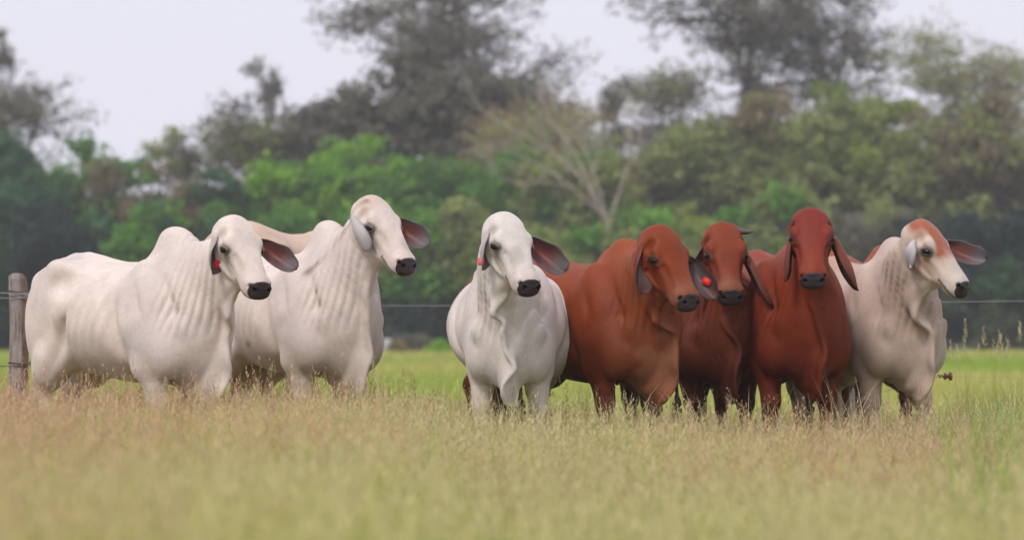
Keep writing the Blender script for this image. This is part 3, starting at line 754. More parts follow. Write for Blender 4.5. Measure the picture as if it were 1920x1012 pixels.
# ------------------------------------------------------------------ ground
def ground_mat():
    m, nt, b = new_mat('pasture ground')
    tc = nt.nodes.new('ShaderNodeTexCoord')
    n1 = noise(nt, 0.09, 6, 0.6, tc.outputs['Object']); n2 = noise(nt, 3.0, 6, 0.7, tc.outputs['Object']); n3 = noise(nt, 0.5, 4, 0.6, tc.outputs['Object'])
    r1 = ramp(nt, [(0.35, (0.28, 0.40, 0.06)), (0.50, (0.37, 0.45, 0.08)), (0.60, (0.46, 0.44, 0.14)), (0.72, (0.44, 0.36, 0.15))])
    nt.links.new(n1.outputs[0], r1.inputs[0])
    # thatch and bare soil under the tall sward, which ends beyond the fence
    sep = nt.nodes.new('ShaderNodeSeparateXYZ'); nt.links.new(tc.outputs['Object'], sep.inputs[0])
    ad = nt.nodes.new('ShaderNodeMath'); ad.operation = 'MULTIPLY_ADD'; nt.links.new(n3.outputs[0], ad.inputs[0]); ad.inputs[1].default_value = 9.0; nt.links.new(sep.outputs[1], ad.inputs[2])
    mr_ = nt.nodes.new('ShaderNodeMapRange'); nt.links.new(ad.outputs[0], mr_.inputs[0]); mr_.inputs[1].default_value = 26.5; mr_.inputs[2].default_value = 33.0
    mg = nt.nodes.new('ShaderNodeMix'); mg.data_type = 'RGBA'; nt.links.new(mr_.outputs[0], mg.inputs[0]); mg.inputs[6].default_value = (0.12, 0.125, 0.045, 1); nt.links.new(r1.outputs[0], mg.inputs[7])
    c = mulcol(nt, mg.outputs[2], n2.outputs[0], 0.78, 1.2); c = mulcol(nt, c, n3.outputs[0], 0.88, 1.12)
    nt.links.new(c, b.inputs['Base Color']); b.inputs['Roughness'].default_value = 0.9; b.inputs['Specular IOR Level'].default_value = 0.1
    bp = nt.nodes.new('ShaderNodeBump'); bp.inputs['Strength'].default_value = 0.6; bp.inputs['Distance'].default_value = 0.05
    nt.links.new(n2.outputs[0], bp.inputs['Height']); nt.links.new(bp.outputs[0], b.inputs['Normal'])
    return m
GX = np.concatenate([-np.geomspace(3000, 10, 30), np.linspace(-8, 8, 9), np.geomspace(10, 3000, 30)])
GY = np.concatenate([[-600, -100, -20], np.linspace(0, 40, 21), np.geomspace(45, 4500, 40)])
gx, gy = np.meshgrid(GX, GY, indexing='ij')
gz = 0.0 * gx
gv = np.stack([gx, gy, gz], -1).reshape(-1, 3); m_, n_ = gx.shape
gi = np.arange(m_ * n_).reshape(m_, n_)
gq = np.stack([gi[:-1, :-1], gi[1:, :-1], gi[1:, 1:], gi[:-1, 1:]], -1).reshape(-1, 4)
obj('ground', mesh_np('ground', gv, gq, smooth=True, mat=ground_mat()), kind='structure')

# ------------------------------------------------------------------ grass blades (uncountable)
GR = np.random.RandomState(5)
def pnoise(x, y, freq, seed, n=7):
    r = np.random.RandomState(seed); o_ = np.zeros(len(x))
    for i in range(n):
        a = r.uniform(0, 6.28); k = freq * r.uniform(0.5, 1.8)
        o_ += np.sin(k * (x * math.cos(a) + y * math.sin(a)) + r.uniform(0, 6.28))
    return o_ / n * 1.6
def blades(x, y, hgt, wid, bend, col, segs=3, tipc=None):
    n = len(x); az = GR.uniform(0, 6.283, n); fa = GR.uniform(0, 6.283, n)
    dirx, diry = np.cos(az), np.sin(az); sx, sy = np.cos(fa), np.sin(fa)
    V = np.zeros((n, (segs) * 2 + 1, 3), np.float32); Cc = np.zeros((n, segs * 2 + 1, 3), np.float32)
    for i in range(segs + 1):
        t = i / segs
        px = x + dirx * bend * hgt * t * t; py = y + diry * bend * hgt * t * t; pz = hgt * (t - 0.25 * bend * t * t)
        w = wid * (1 - t) ** 0.7 * 0.5
        cc = col if tipc is None else col * (1 - t) + tipc * t
        if i < segs:
            V[:, 2 * i] = np.stack([px - sx * w, py - sy * w, pz], 1); V[:, 2 * i + 1] = np.stack([px + sx * w, py + sy * w, pz], 1)
            Cc[:, 2 * i] = cc; Cc[:, 2 * i + 1] = cc
        else:
            V[:, 2 * i] = np.stack([px, py, pz], 1); Cc[:, 2 * i] = cc
    base = np.arange(n)[:, None] * (2 * segs + 1)
    Q = [base + np.array([[2 * i, 2 * i + 1, 2 * i + 3, 2 * i + 2]]) for i in range(segs - 1)]
    T = base + np.array([[2 * segs - 2, 2 * segs - 1, 2 * segs]])
    tip = V[:, -1]; pre = V[:, -3]
    return V.reshape(-1, 3), np.concatenate(Q), T, Cc.reshape(-1, 3), tip, np.stack([dirx, diry], 1)
def heads(tip, dr, L, W, col, n_sp=9):
    """feathery seed heads: small slanted flakes along the top of the stem"""
    n = len(tip); V = []; Cc = []
    for k in range(n_sp):
        t = k / (n_sp - 1)
        a = GR.uniform(0, 6.283, n); up = GR.uniform(0.5, 1.2, n)
        l = L * 0.30 * (1.1 - 0.6 * t) * GR.uniform(0.7, 1.3, n)
        p = tip + np.stack([-dr[:, 0] * 0.12 * L * (1 - t), -dr[:, 1] * 0.12 * L * (1 - t), -L * (1 - t)], 1)
        d = np.stack([np.cos(a) * 0.55, np.sin(a) * 0.55, up], 1); d /= np.linalg.norm(d, axis=1)[:, None]
        s_ = np.stack([-np.sin(a), np.cos(a), 0 * a], 1)
        w = (W * GR.uniform(0.6, 1.3, n))[:, None]
        e = p + d * l[:, None]; m = p + d * l[:, None] * 0.55
        V.append(np.stack([p, m + s_ * w, e, m - s_ * w], 1)); Cc.append(np.repeat((col * GR.uniform(0.8, 1.2, (n, 1)))[:, None], 4, 1))
    V = np.concatenate(V); Cc = np.concatenate(Cc)
    b = np.arange(len(V))[:, None] * 4
    return V.reshape(-1, 3), b + np.arange(4)[None], Cc.reshape(-1, 3)
class Acc:
    def __init__(s): s.V = []; s.Q = []; s.T = []; s.C = []; s.n = 0
    def add(s, V, Q, T, C):
        s.V.append(V); s.C.append(C); s.Q.append(Q + s.n)
        if T is not None: s.T.append(T + s.n)
        s.n += len(V)
    def mesh(s, name, mat): return mesh_np(name, np.concatenate(s.V), np.concatenate(s.Q), np.concatenate(s.T) if s.T else None, col=np.concatenate(s.C), mat=mat)
GRASS_M = leaf_mat('dry and green grass', 0.7, 0.42)
def hx_(x, y):
    """the sward is taller on the left"""
    return 1.08 - 0.36 * sst(x / y * FPX + 960, 640, 900)
def scatter(n, y0, y1, mrg=1.7, edge=0.165):
    y = np.sqrt(GR.uniform(y0 * y0, y1 * y1, n)); x = GR.uniform(-1, 1, n) * (edge * y + mrg)
    return x, y
def mixv(a, b, t): return np.asarray(a)[None] * (1 - t[:, None]) + np.asarray(b)[None] * t[:, None]
def tall_grass():
    A = Acc()
    GREEN, YEL, TAN, PINK = (0.35, 0.45, 0.08), (0.60, 0.62, 0.15), (0.70, 0.60, 0.28), (0.68, 0.42, 0.27)
    # leaf blades
    for (n, y0, y1, w, h0, h1) in ((80000, 3.6, 10, 0.0085, 0.22, 0.48), (112000, 10, 18.2, 0.0075, 0.20, 0.47), (86000, 18.2, 23.5, 0.006, 0.20, 0.42), (44000, 23, 32, 0.008, 0.12, 0.34)):
        x, y = scatter(n, y0, y1)
        nt_ = n // 28; tx, ty = scatter(nt_, y0, y1); ti = GR.randint(0, nt_, n); inT = GR.uniform(0, 1, n) < 0.62
        rt = GR.uniform(0.02, 0.09, nt_)[ti]; aa_ = GR.uniform(0, 6.283, n)
        x = np.where(inT, tx[ti] + rt * np.cos(aa_) * GR.uniform(0, 1, n), x); y = np.where(inT, ty[ti] + rt * np.sin(aa_) * GR.uniform(0, 1, n), y)
        th_ = np.where(inT, (GR.uniform(0, 1, nt_) ** 2 * 0.75 + 0.72)[ti], GR.uniform(0.6, 1.0, n)); tg_ = GR.uniform(-0.45, 0.45, nt_)[ti] * inT
        pt = np.clip(0.5 + 0.6 * pnoise(x, y * 0.6, 1.1, 3), 0, 1); pk = np.clip(0.45 + 0.8 * pnoise(x, y * 0.5, 1.6, 8) - 0.14 * np.clip(x, -3, 2) - 0.5 * (1 - sst(y, 8, 13)), 0, 1)
        h = th_ * hx_(x, y) * GR.uniform(h0, h1, n) * (0.92 + 0.16 * pnoise(x, y, 2.2, 12)) * (1 - 0.5 * sst(y + 1.5 * pnoise(x, y, 0.8, 31), 22.0, 28))
        dead = GR.uniform(0, 1, n) < 0.16 + 0.42 * pk + tg_
        col = np.where(dead[:, None], mixv(YEL, TAN, pt) * (1 - 0.5 * pk[:, None]) + np.array(PINK) * 0.5 * pk[:, None], mixv(GREEN, YEL, GR.uniform(0, 1, n) * 0.75 * (0.5 + pt)))
        gr_ = (sst(x / y * FPX + 960, 1680, 1880) * sst(y, 9, 13) * 0.75)[:, None]; col = col * (1 - gr_) + np.array((0.33, 0.50, 0.09)) * gr_
        col = col * GR.uniform(0.7, 1.25, (n, 1))
        V, Q, T, C, tip, dr = blades(x, y, h, w * GR.uniform(0.6, 1.4, n), GR.uniform(0.1, 0.9, n), col)
        A.add(V, Q, T, C)
    # flowering stems
    for (n, y0, y1, w) in ((9500, 3.6, 10, 0.0034), (14500, 10, 18.2, 0.0034), (10500, 18.2, 23.0, 0.0032), (3500, 23, 34, 0.004)):
        x, y = scatter(n, y0, y1)
        pk = np.clip(0.42 + 0.9 * pnoise(x, y * 0.5, 1.6, 8) - 0.16 * np.clip(x, -3, 2) - 0.6 * (1 - sst(y, 8, 13)), 0, 1)
        h = hx_(x, y) * GR.uniform(0.34, 0.54, n) * (0.95 + 0.12 * pnoise(x, y, 1.5, 14)) + 0.22 * GR.uniform(0, 1, n) ** 5
        h *= 1 - 0.4 * sst(y + 1.5 * pnoise(x, y, 0.8, 31), 21.5, 28.0)
        V, Q, T, C, tip, dr = blades(x, y, h, np.full(n, w), GR.uniform(0.05, 0.5, n), mixv((0.30, 0.30, 0.10), TAN, GR.uniform(0, 1, n)), tipc=mixv(TAN, PINK, pk))
        A.add(V, Q, T, C)
        k = GR.uniform(0, 1, n) < 0.85
        hc = mixv((0.66, 0.60, 0.30), (0.65, 0.41, 0.27), pk[k] ** 0.7)
        V, Q, C = heads(tip[k], dr[k], GR.uniform(0.11, 0.20, k.sum()), 0.0030, hc)
        A.add(V, Q, None, C)
    # long dry wisps standing up in front of the animals
    n = 5200
    x, y = scatter(n, 17.2, 20.2, 0.2)
    k = (x / y * FPX + 960 > 380) & (GR.uniform(0, 1, n) < 0.55 + 0.6 * pnoise(x, y, 2.0, 44)); x = x[k]; y = y[k]; n = len(x)
    V, Q, T, C, tip, dr = blades(x, y, GR.uniform(0.32, 0.62, n) + 0.14 * GR.uniform(0, 1, n) ** 5, np.full(n, 0.0060), GR.uniform(0.1, 1.1, n), np.tile((0.70, 0.61, 0.36), (n, 1)) * GR.uniform(0.6, 1.2, (n, 1)), segs=5)
    A.add(V, Q, T, C)
    # coarse arching blades, and a lusher green stand at the right edge
    n = 9000; x, y = scatter(n, 6.5, 19.5)
    V, Q, T, C, tip, dr = blades(x, y, hx_(x, y) * GR.uniform(0.38, 0.66, n), GR.uniform(0.007, 0.013, n), GR.uniform(0.5, 1.3, n), mixv((0.36, 0.44, 0.10), (0.72, 0.62, 0.32), GR.uniform(0, 1, n)) * GR.uniform(0.7, 1.15, (n, 1)), segs=5)
    A.add(V, Q, T, C)
    n = 6000; x, y = scatter(n, 11, 19.5); px = x / y * FPX + 960 + 40 * pnoise(x, y, 2.5, 71); k = px > 1790; x, y = x[k], y[k]; n = len(x)
    V, Q, T, C, tip, dr = blades(x, y, GR.uniform(0.35, 0.66, n), GR.uniform(0.007, 0.012, n), GR.uniform(0.1, 0.8, n), np.tile((0.30, 0.46, 0.08), (n, 1)) * GR.uniform(0.7, 1.25, (n, 1)), segs=5)
    A.add(V, Q, T, C)
    return A.mesh('tall grass', GRASS_M)
obj('tall_grass', tall_grass(), kind='stuff')
def short_grass():
    A = Acc()
    for (n, y0, y1, w, h0, h1) in ((60000, 24, 45, 0.012, 0.06, 0.17), (50000, 45, 90, 0.03, 0.08, 0.22), (40000, 90, 150, 0.06, 0.10, 0.3)):
        x, y = scatter(n, y0, y1, 3.0, 0.19)
        p = np.clip(0.45 + 0.7 * pnoise(x, y * 0.35, 0.35, 21), 0, 1); q = GR.uniform(0, 1, n)
        col = mixv((0.28, 0.40, 0.06), (0.54, 0.48, 0.18), np.clip(p * 0.8 + q * 0.4 - 0.2, 0, 1)) * GR.uniform(0.75, 1.25, (n, 1))
        V, Q, T, C, tip, dr = blades(x, y, GR.uniform(h0, h1, n) * (0.6 + 0.8 * p), w * GR.uniform(0.6, 1.4, n), GR.uniform(0.1, 0.9, n), col, segs=2)
        A.add(V, Q, T, C)
    return A.mesh('pasture grass', GRASS_M)
obj('pasture_grass', short_grass(), kind='stuff')
# tall seeding stalks on the right, standing above the rest: one tussock each
def stalks(name, pxs, Y, tops, label, spread=0.05, col=(0.36, 0.34, 0.13)):
    A = Acc(); n = len(pxs)
    x = np.array([w3(p, 600, Y)[0] for p in pxs]); y = Y + GR.uniform(-spread, spread, n)
    h = np.array([w3(0, t, Y)[2] for t in tops])
    c = np.tile(col, (n, 1)) * GR.uniform(0.8, 1.2, (n, 1))
    V, Q, T, C, tip, dr = blades(x, y, h, np.full(n, 0.008), GR.uniform(0.02, 0.12, n), c, segs=4)
    A.add(V, Q, T, C)
    V, Q, C = heads(tip, dr, np.full(n, 0.15), 0.0035, np.tile((0.58, 0.50, 0.32), (n, 1)), 26); A.add(V, Q, None, C)
    k = n * 16; xx = np.repeat(x, 16) + GR.normal(0, 0.03, k); yy = np.repeat(y, 16) + GR.normal(0, 0.03, k)
    V, Q, T, C, tip, dr = blades(xx, yy, np.repeat(h, 16) * GR.uniform(0.3, 0.72, k), np.full(k, 0.009), GR.uniform(0.1, 0.6, k), np.tile((0.28, 0.30, 0.08), (k, 1)) * GR.uniform(0.7, 1.2, (k, 1)), segs=3)
    A.add(V, Q, T, C)
    obj('grass_tussock', A.mesh('grass tussock', GRASS_M), label=label, cat='grass tussock', group='tall seeding tussocks above the pasture')
stalks('g', [1797, 1803, 1812, 1816, 1822], 25.5, [636, 645, 598, 632, 640], 'seeding grass tussock with one upright stalk right of the fawn cow')
stalks('g', [1850, 1858, 1866, 1874], 26.0, [612, 628, 634, 626], 'seeding grass tussock in the middle of the three at the right edge')
stalks('g', [1886, 1895, 1903, 1908, 1916], 24.8, [640, 615, 605, 630, 600], 'seeding grass tussock nearest the right edge of the photo')

# ------------------------------------------------------------------ fence
def wood_mat():
    m, nt, b = new_mat('weathered grey wood')
    tc = nt.nodes.new('ShaderNodeTexCoord'); mp = nt.nodes.new('ShaderNodeMapping'); mp.inputs['Scale'].default_value = (1, 1, 0.08)
    nt.links.new(tc.outputs['Object'], mp.inputs['Vector'])
    n = noise(nt, 55, 6, 0.65, mp.outputs[0]); n2 = noise(nt, 9, 5, 0.6, tc.outputs['Object'])
    r = ramp(nt, [(0.32, (0.07, 0.055, 0.05)), (0.46, (0.26, 0.22, 0.205)), (0.7, (0.40, 0.35, 0.33))]); nt.links.new(n.outputs[0], r.inputs[0])
    c = mulcol(nt, r.outputs[0], n2.outputs[0], 0.7, 1.15)
    at = nt.nodes.new('ShaderNodeAttribute'); at.attribute_name = 'Col'
    mm = nt.nodes.new('ShaderNodeMix'); mm.data_type = 'RGBA'; mm.blend_type = 'MULTIPLY'; mm.inputs[0].default_value = 1
    nt.links.new(c, mm.inputs[6]); nt.links.new(at.outputs['Color'], mm.inputs[7])
    nt.links.new(mm.outputs[2], b.inputs['Base Color']); b.inputs['Roughness'].default_value = 0.85
    bp = nt.nodes.new('ShaderNodeBump'); bp.inputs['Strength'].default_value = 0.9; bp.inputs['Distance'].default_value = 0.01
    nt.links.new(n.outputs[0], bp.inputs['Height']); nt.links.new(bp.outputs[0], b.inputs['Normal'])
    return m
WOOD = wood_mat(); WIRE_M = flat_mat('galvanised wire', (0.30, 0.30, 0.31), 0.45, 0.5, 0.15); RUST_M = flat_mat('rusty wire', (0.09, 0.06, 0.05), 0.7, 0.3, 0.3)
INS_M = flat_mat('brown insulator', (0.16, 0.065, 0.04), 0.5, 0.5, 0.4, 60)
FY = 23.8
def post(x, Y, h, w, d, tilt, seed, label, notch=True):
    rs = np.random.RandomState(seed); V = []; Q = []; C = []; seg = 28; nl = 26
    for i in range(nl + 1):
        t = i / nl; z = -0.05 + (h + 0.05) * t
        for j in range(seg):
            a = 2 * math.pi * j / seg; ca, sa = math.cos(a), math.sin(a)
            r = (abs(ca) ** 3.2 + abs(sa) ** 3.2) ** (-1 / 3.2)
            rx = w / 2 * (1 - 0.05 * t) * r * ca; ry = d / 2 * r * sa
            g = 1 - 0.09 * max(0, math.sin(a * 5 + 1.3 * math.sin(t * 3 + seed)))** 6 - 0.02 * math.sin(a * 11 + t * 9)
            zz = z
            if i >= nl - 3:
                k = (i - (nl - 3)) / 3; zz = z - 0.05 * (abs(rx) / (w / 2)) ** 3 * k * (1.6 if rx > 0 else 0.6); g *= 1 - 0.05 * k
            V.append((rx * g + tilt * z + 0.004 * math.sin(t * 11), ry * g, zz))
            pale = 1.0; 
            C.append((1, 1, 1) if (rx < 0.02 or t < 0.3) else (0.82, 0.62, 0.52))
    for i in range(nl):
        for j in range(seg): Q.append([i * seg + j, i * seg + (j + 1) % seg, (i + 1) * seg + (j + 1) % seg, (i + 1) * seg + j])
    V.append((tilt * h, 0, h - 0.004)); C.append((1, 1, 1)); T = [[len(V) - 1, nl * seg + j, nl * seg + (j + 1) % seg] for j in range(seg)]
    root = empty('fence_post', (x, Y, 0), label=label, cat='fence post', group='posts of the wire fence')
    pm = mesh_np('post', V, Q, T, col=np.array(C), smooth=False, mat=WOOD)
    obj('stake', pm, parent=root)
    for z_ in (1.17, 0.64):
        if z_ < h - 0.06:
            ring = [np.array([(w / 2 + 0.006) * math.cos(a) * 1.02 + tilt * z_, (d / 2 + 0.006) * math.sin(a) * 1.02, z_ + 0.012 * math.sin(a * 2)]) * np.array([1, 1, 1]) for a in np.linspace(0, 6.283, 26)]
            ring = [np.array([math.copysign(abs(math.cos(a)) ** 0.62, math.cos(a)) * (w / 2 + 0.004) + tilt * z_, math.copysign(abs(math.sin(a)) ** 0.62, math.sin(a)) * (d / 2 + 0.004), z_ + 0.008 * math.sin(a * 2)]) for a in np.linspace(0, 6.283, 30)]
            obj('wire_tie', tube_mesh('tie', ring, [0.004] * 30, 6, RUST_M), parent=root)
    return root
pL = w3(38, 628, FY)
post(pL[0], FY, w3(0, 512, FY)[2], 0.145, 0.13, -0.010, 3, 'weathered wooden fence post at the left edge behind the white cow')
rs_ = random.Random(4)
for i, x in enumerate((-8.4, 6.9, 12.0)):
    post(x, FY, 1.3 + rs_.uniform(-0.05, 0.08), 0.13, 0.12, rs_.uniform(-0.03, 0.03), 20 + i, 'fence post beyond the edge of the view, post number unseen' if False else ['wooden fence post further left along the wire', 'wooden fence post just right of the view', 'wooden fence post far right along the wire'][i])
# pale stub behind the fawn cow
st = w3(1591, 628, 22.9)
post(st[0], 22.9, w3(0, 711, 22.9)[2], 0.085, 0.08, 0.0, 50, 'short pale wooden stub showing under the belly of the fawn cow').children[0].active_material = flat_mat('pale bleached wood', (0.50, 0.49, 0.50), 0.8, 0.3, 0.2, 40, 0.6)
def wire(name, pts, r, mat, label, barbs=0):
    C = catmull(pts, 90); m = tube_mesh(name, C, [r] * 90, 6, mat)
    o_ = obj('fence_wire', m, label=label, cat='wire', group='wires of the fence')
    if barbs:
        Vv = []; 
        for i in range(barbs):
            p = C[int((i + 0.5) * 89 / barbs)]
            b = obj('barb', tube_mesh('barb', [p + np.array([-0.012, 0, -0.022]), p, p + np.array([0.012, 0, 0.022])], [0.0015, 0.003, 0.0015], 5, mat), parent=o_)
    return o_
wy = FY - 0.07
def wp(px, py): return w3(px, py, wy)
xl = -12.0
wire('top wire', [(-8.4, wy, 1.16), wp(38, 559), wp(400, 568), wp(780, 573), wp(1300, 570), wp(1860, 565), (6.9, wy, 1.15), (12, wy, 1.16)], 0.0026, WIRE_M, 'thin pale top wire of the fence running behind the herd')
wire('second strand', [(-8.4, wy - 0.01, 1.20), wp(-20, 549), wp(20, 553), wp(38, 557), wp(60, 554), wp(110, 562), wp(300, 569)], 0.0035, WIRE_M, 'short second strand twisted to the top wire at the left fence post')
wire('low wire', [(-8.4, wy, 0.62), wp(0, 686), wp(38, 682), wp(75, 684), wp(200, 706), wp(420, 745)], 0.0034, RUST_M, 'dark low barbed wire at the left fence post, sagging into the grass', barbs=14)
wire('low wire', [wp(1560, 760), wp(1700, 722), wp(1772, 706), wp(1900, 708), (6.9, wy, 0.50), (12, wy, 0.5)], 0.0018, WIRE_M, 'thin slack low wire carrying the brown insulator right of the fawn cow')
# insulator on the low wire
ip = wp(1776, 705)
ir = empty('wire_insulator', tuple(ip), label='small rusty brown insulator on the low wire right of the fawn cow', cat='insulator')
obj('spool', tube_mesh('spool', [np.array([x, 0, 0]) for x in (-0.025, -0.024, -0.012, -0.008, 0.008, 0.012, 0.03, 0.034, 0.036)], [0.01, 0.026, 0.028, 0.016, 0.016, 0.03, 0.032, 0.03, 0.008], 14, INS_M), parent=ir)
obj('twisted_wire', tube_mesh('twist', [np.array([-0.07 + 0.0035 * i, 0.012 * math.cos(i), 0.012 * math.sin(i)]) for i in range(14)], [0.004] * 14, 6, INS_M), parent=ir)
# ------------------------------------------------------------------ trees
LEAF_M = leaf_mat('tree leaves', 0.65, 0.48)
def bark_mat():
    m, nt, b = new_mat('bark'); tc = nt.nodes.new('ShaderNodeTexCoord'); n = noise(nt, 3.0, 5, 0.65, tc.outputs['Object'])
    at = nt.nodes.new('ShaderNodeAttribute'); at.attribute_name = 'Col'
    nt.links.new(mulcol(nt, at.outputs['Color'], n.outputs[0], 0.65, 1.25), b.inputs['Base Color']); b.inputs['Roughness'].default_value = 0.9
    return m
BARK_M = bark_mat()
PAL = dict(
  green=((0.150, 0.340, 0.045), (0.095, 0.235, 0.042)), bright=((0.270, 0.500, 0.040), (0.180, 0.380, 0.038)),
  shade=((0.034, 0.075, 0.052), (0.022, 0.050, 0.042)),
  deep=((0.075, 0.190, 0.075), (0.052, 0.130, 0.062)), olive=((0.340, 0.390, 0.125), (0.240, 0.290, 0.095)),
  grey=((0.250, 0.240, 0.175), (0.170, 0.168, 0.125)), brown=((0.300, 0.240, 0.130), (0.210, 0.190, 0.105)),
  ochre=((0.36, 0.25, 0.12), (0.27, 0.24, 0.11)), pale=((0.38, 0.40, 0.19), (0.30, 0.33, 0.16)), lime=((0.31, 0.40, 0.075), (0.22, 0.30, 0.06)))
TR = np.random.RandomState(17)
def tubes(paths, seg=5):
    V = []; Q = []; n0 = 0
    for P, r in paths:
        P = np.asarray(P); m = len(P); T = np.gradient(P, axis=0); T /= np.linalg.norm(T, axis=1)[:, None] + 1e-9
        ref = np.array([0.31, 0.77, 0.2]); S = np.cross(T, ref); S /= np.linalg.norm(S, axis=1)[:, None] + 1e-9; B = np.cross(T, S)
        a = np.arange(seg) * 2 * math.pi / seg
        ring = P[:, None] + np.asarray(r)[:, None, None] * (np.cos(a)[None, :, None] * S[:, None] + np.sin(a)[None, :, None] * B[:, None])
        V.append(ring.reshape(-1, 3))
        i = np.arange(m - 1)[:, None] * seg; j = np.arange(seg)[None]; j2 = (j + 1) % seg
        Q.append(np.stack([i + j, i + j2, i + seg + j2, i + seg + j], -1).reshape(-1, 4) + n0); n0 += m * seg
    return np.concatenate(V), np.concatenate(Q)
def leaves(cen, rad, per, size, cols, flat=0.7):
    n = len(cen) * per
    c = np.repeat(cen, per, 0); d = TR.normal(size=(n, 3)); d /= np.linalg.norm(d, axis=1)[:, None]
    p = c + d * (np.repeat(rad, per)[:, None]) * (TR.uniform(0.15, 1.0, (n, 1)) ** 0.6) * np.array([1, 1, flat])
    nn = d * 0.5 + TR.normal(size=(n, 3)) * 0.7 + np.array([0, 0, 0.5]); nn /= np.linalg.norm(nn, axis=1)[:, None]
    a = np.cross(nn, TR.normal(size=(n, 3))); a /= np.linalg.norm(a, axis=1)[:, None]; b = np.cross(nn, a)
    s = size * TR.uniform(0.6, 1.4, (n, 1))
    V = np.stack([p - a * s, p + b * s * 0.55, p + a * s, p - b * s * 0.55], 1).reshape(-1, 3)
    Q = np.arange(n * 4).reshape(n, 4)
    cc = np.repeat(cols, per, 0) * TR.uniform(0.75, 1.25, (n, 1))
    return V, Q, np.repeat(cc, 4, 0)
def tree(px, top, width, bot, D, pal, label, kind='dense', lean=0.0, dens=1.0, group='trees beyond the pasture', bark=(0.16, 0.14, 0.12), pal2=None, name=None):
    """px, top, width, bot in photo pixels at distance D"""
    k = D / FPX; x0 = (px - 960) * k; H = w3(0, top, D)[2]; Wd = width * k / 2; zb = max(0.3, w3(0, bot, D)[2]); width *= 1.12; H += 0.4
    c0 = np.array([lean, 0, (H + zb) / 2]); R0 = np.array([Wd, Wd * 0.85, (H - zb) / 2])
    c1, c2 = np.array(PAL[pal][0]), np.array(PAL[pal][1])
    vol = Wd * Wd * (H - zb)
    if kind == 'dense': nl, nc, per, cr, sz = int(np.clip(vol / 2.2, 16, 45)), int(np.clip(vol * 7, 260, 560) * dens), 24, 0.72, 0.18
    elif kind == 'airy': nl, nc, per, cr, sz = int(34 * dens), int(720 * dens), 15, 0.80, 0.11
    else: nl, nc, per, cr, sz = 6, int(60 * dens), 16, 0.5, 0.11
    # lobes
    u = TR.normal(size=(nl, 3)); u /= np.linalg.norm(u, axis=1)[:, None]
    lob = c0 + u * R0 * (TR.uniform(0.05, 0.95, (nl, 1)) ** 0.5) * np.array([1.12, 1, 0.95]); lr = TR.uniform(0.24, 0.44, nl) * min(Wd, (H - zb) / 2) * (1.0 if kind == 'dense' else 0.62)
    lr = np.maximum(lr, 0.5)
    if kind == 'dense': lob[0] = c0; lr[0] = 0.6 * min(R0[0], R0[2])
    # clumps on the lobes
    li = TR.choice(nl, nc, p=lr ** 2 / (lr ** 2).sum())
    d = TR.normal(size=(nc, 3)); d /= np.linalg.norm(d, axis=1)[:, None]; d[:, 2] = d[:, 2] * 0.9 + 0.12
    cl = lob[li] + d * lr[li][:, None] * TR.uniform(0.55, 1.08, (nc, 1)) * np.array([1, 1, 0.62 if kind == 'airy' else 0.85])
    if kind == 'airy': cl += TR.normal(size=(nc, 3)) * 0.9 * np.array([1, 1, 0.6])
    cl[:, 2] = np.clip(cl[:, 2], 0.35, None)
    lt = TR.uniform(0, 1, nl)
    t = np.clip(lt[li] * 0.7 + TR.uniform(0, 0.5, nc) - 0.1, 0, 1)[:, None]
    cols = c1 * t + c2 * (1 - t)
    if pal2:
        s_ = TR.uniform(0, 1, nl)[li] < 0.35; cols[s_] = np.array(PAL[pal2][0]) * TR.uniform(0.8, 1.1, (s_.sum(), 1))
    V, Q, C = leaves(cl, np.full(nc, cr) * TR.uniform(0.6, 1.3, nc), per, sz, cols, 0.55 if kind == 'airy' else 0.75)
    root = empty(name or {'dense': 'leafy_tree', 'airy': 'airy_tree', 'sparse': 'sparse_tree'}[kind], (x0, D, 0), label=label, cat='tree', group=group)
    # trunk and limbs
    limbs = []; r0 = 0.017 * H + 0.04; fork = np.array([lean * 0.35, 0, min(zb + 0.15 * (H - zb), 0.6 * H)])
    paths = []
    tp = catmull([(TR.uniform(-.1, .1), 0, -0.1), (TR.uniform(-.3, .3), TR.uniform(-.2, .2), fork[2] * 0.5), fork], 7); paths.append((tp, np.linspace(r0 * 1.25, r0 * 0.8, 7)))
    for i in range(nl):
        tgt = lob[i]
        if kind == 'dense': b0 = fork
        else:                                    # limbs leave the stem or an earlier limb at different heights
            cand = [p_ for p_, _ in limbs[:6]]; b0 = fork
            if len(cand) >= 4:
                allp = np.concatenate(cand); dd_ = np.linalg.norm(allp - tgt, axis=1) + 0.9 * np.maximum(0, allp[:, 2] - tgt[2] + 0.5); b0 = allp[int(np.argmin(dd_))]
            elif kind == 'sparse': b0 = np.array([lean * .3, 0, fork[2] * TR.uniform(0.8, 1.0)])
        L_ = np.linalg.norm(tgt - b0)
        mid = b0 * 0.5 + tgt * 0.5 + TR.normal(size=3) * 0.10 * L_ + np.array([0, 0, 0.06 * L_])
        m_1 = b0 * 0.78 + tgt * 0.22 + TR.normal(size=3) * 0.05 * L_ + np.array([0, 0, 0.05 * L_])
        rr_ = r0 * (0.42 if kind == 'dense' else 0.36 if i < 5 else 0.17)
        q = catmull([b0, m_1, mid, tgt], 9)[[0, 1, 3, 4, 5, 7, 8]]; paths.append((q, np.linspace(rr_, r0 * 0.08, 7))); limbs.append((q, i))
        sub = np.where(li == i)[0][: (9 if kind != 'dense' else 4)]
        for j in sub:
            s0 = q[TR.randint(3, 7)]; e_ = cl[j]; m_2 = (s0 + e_) / 2 + TR.uniform(-.25, .25, 3)
            paths.append((catmull([s0, m_2, e_], 5), np.linspace(r0 * 0.13, 0.012, 5)))
    TV, TQ = tubes(paths)
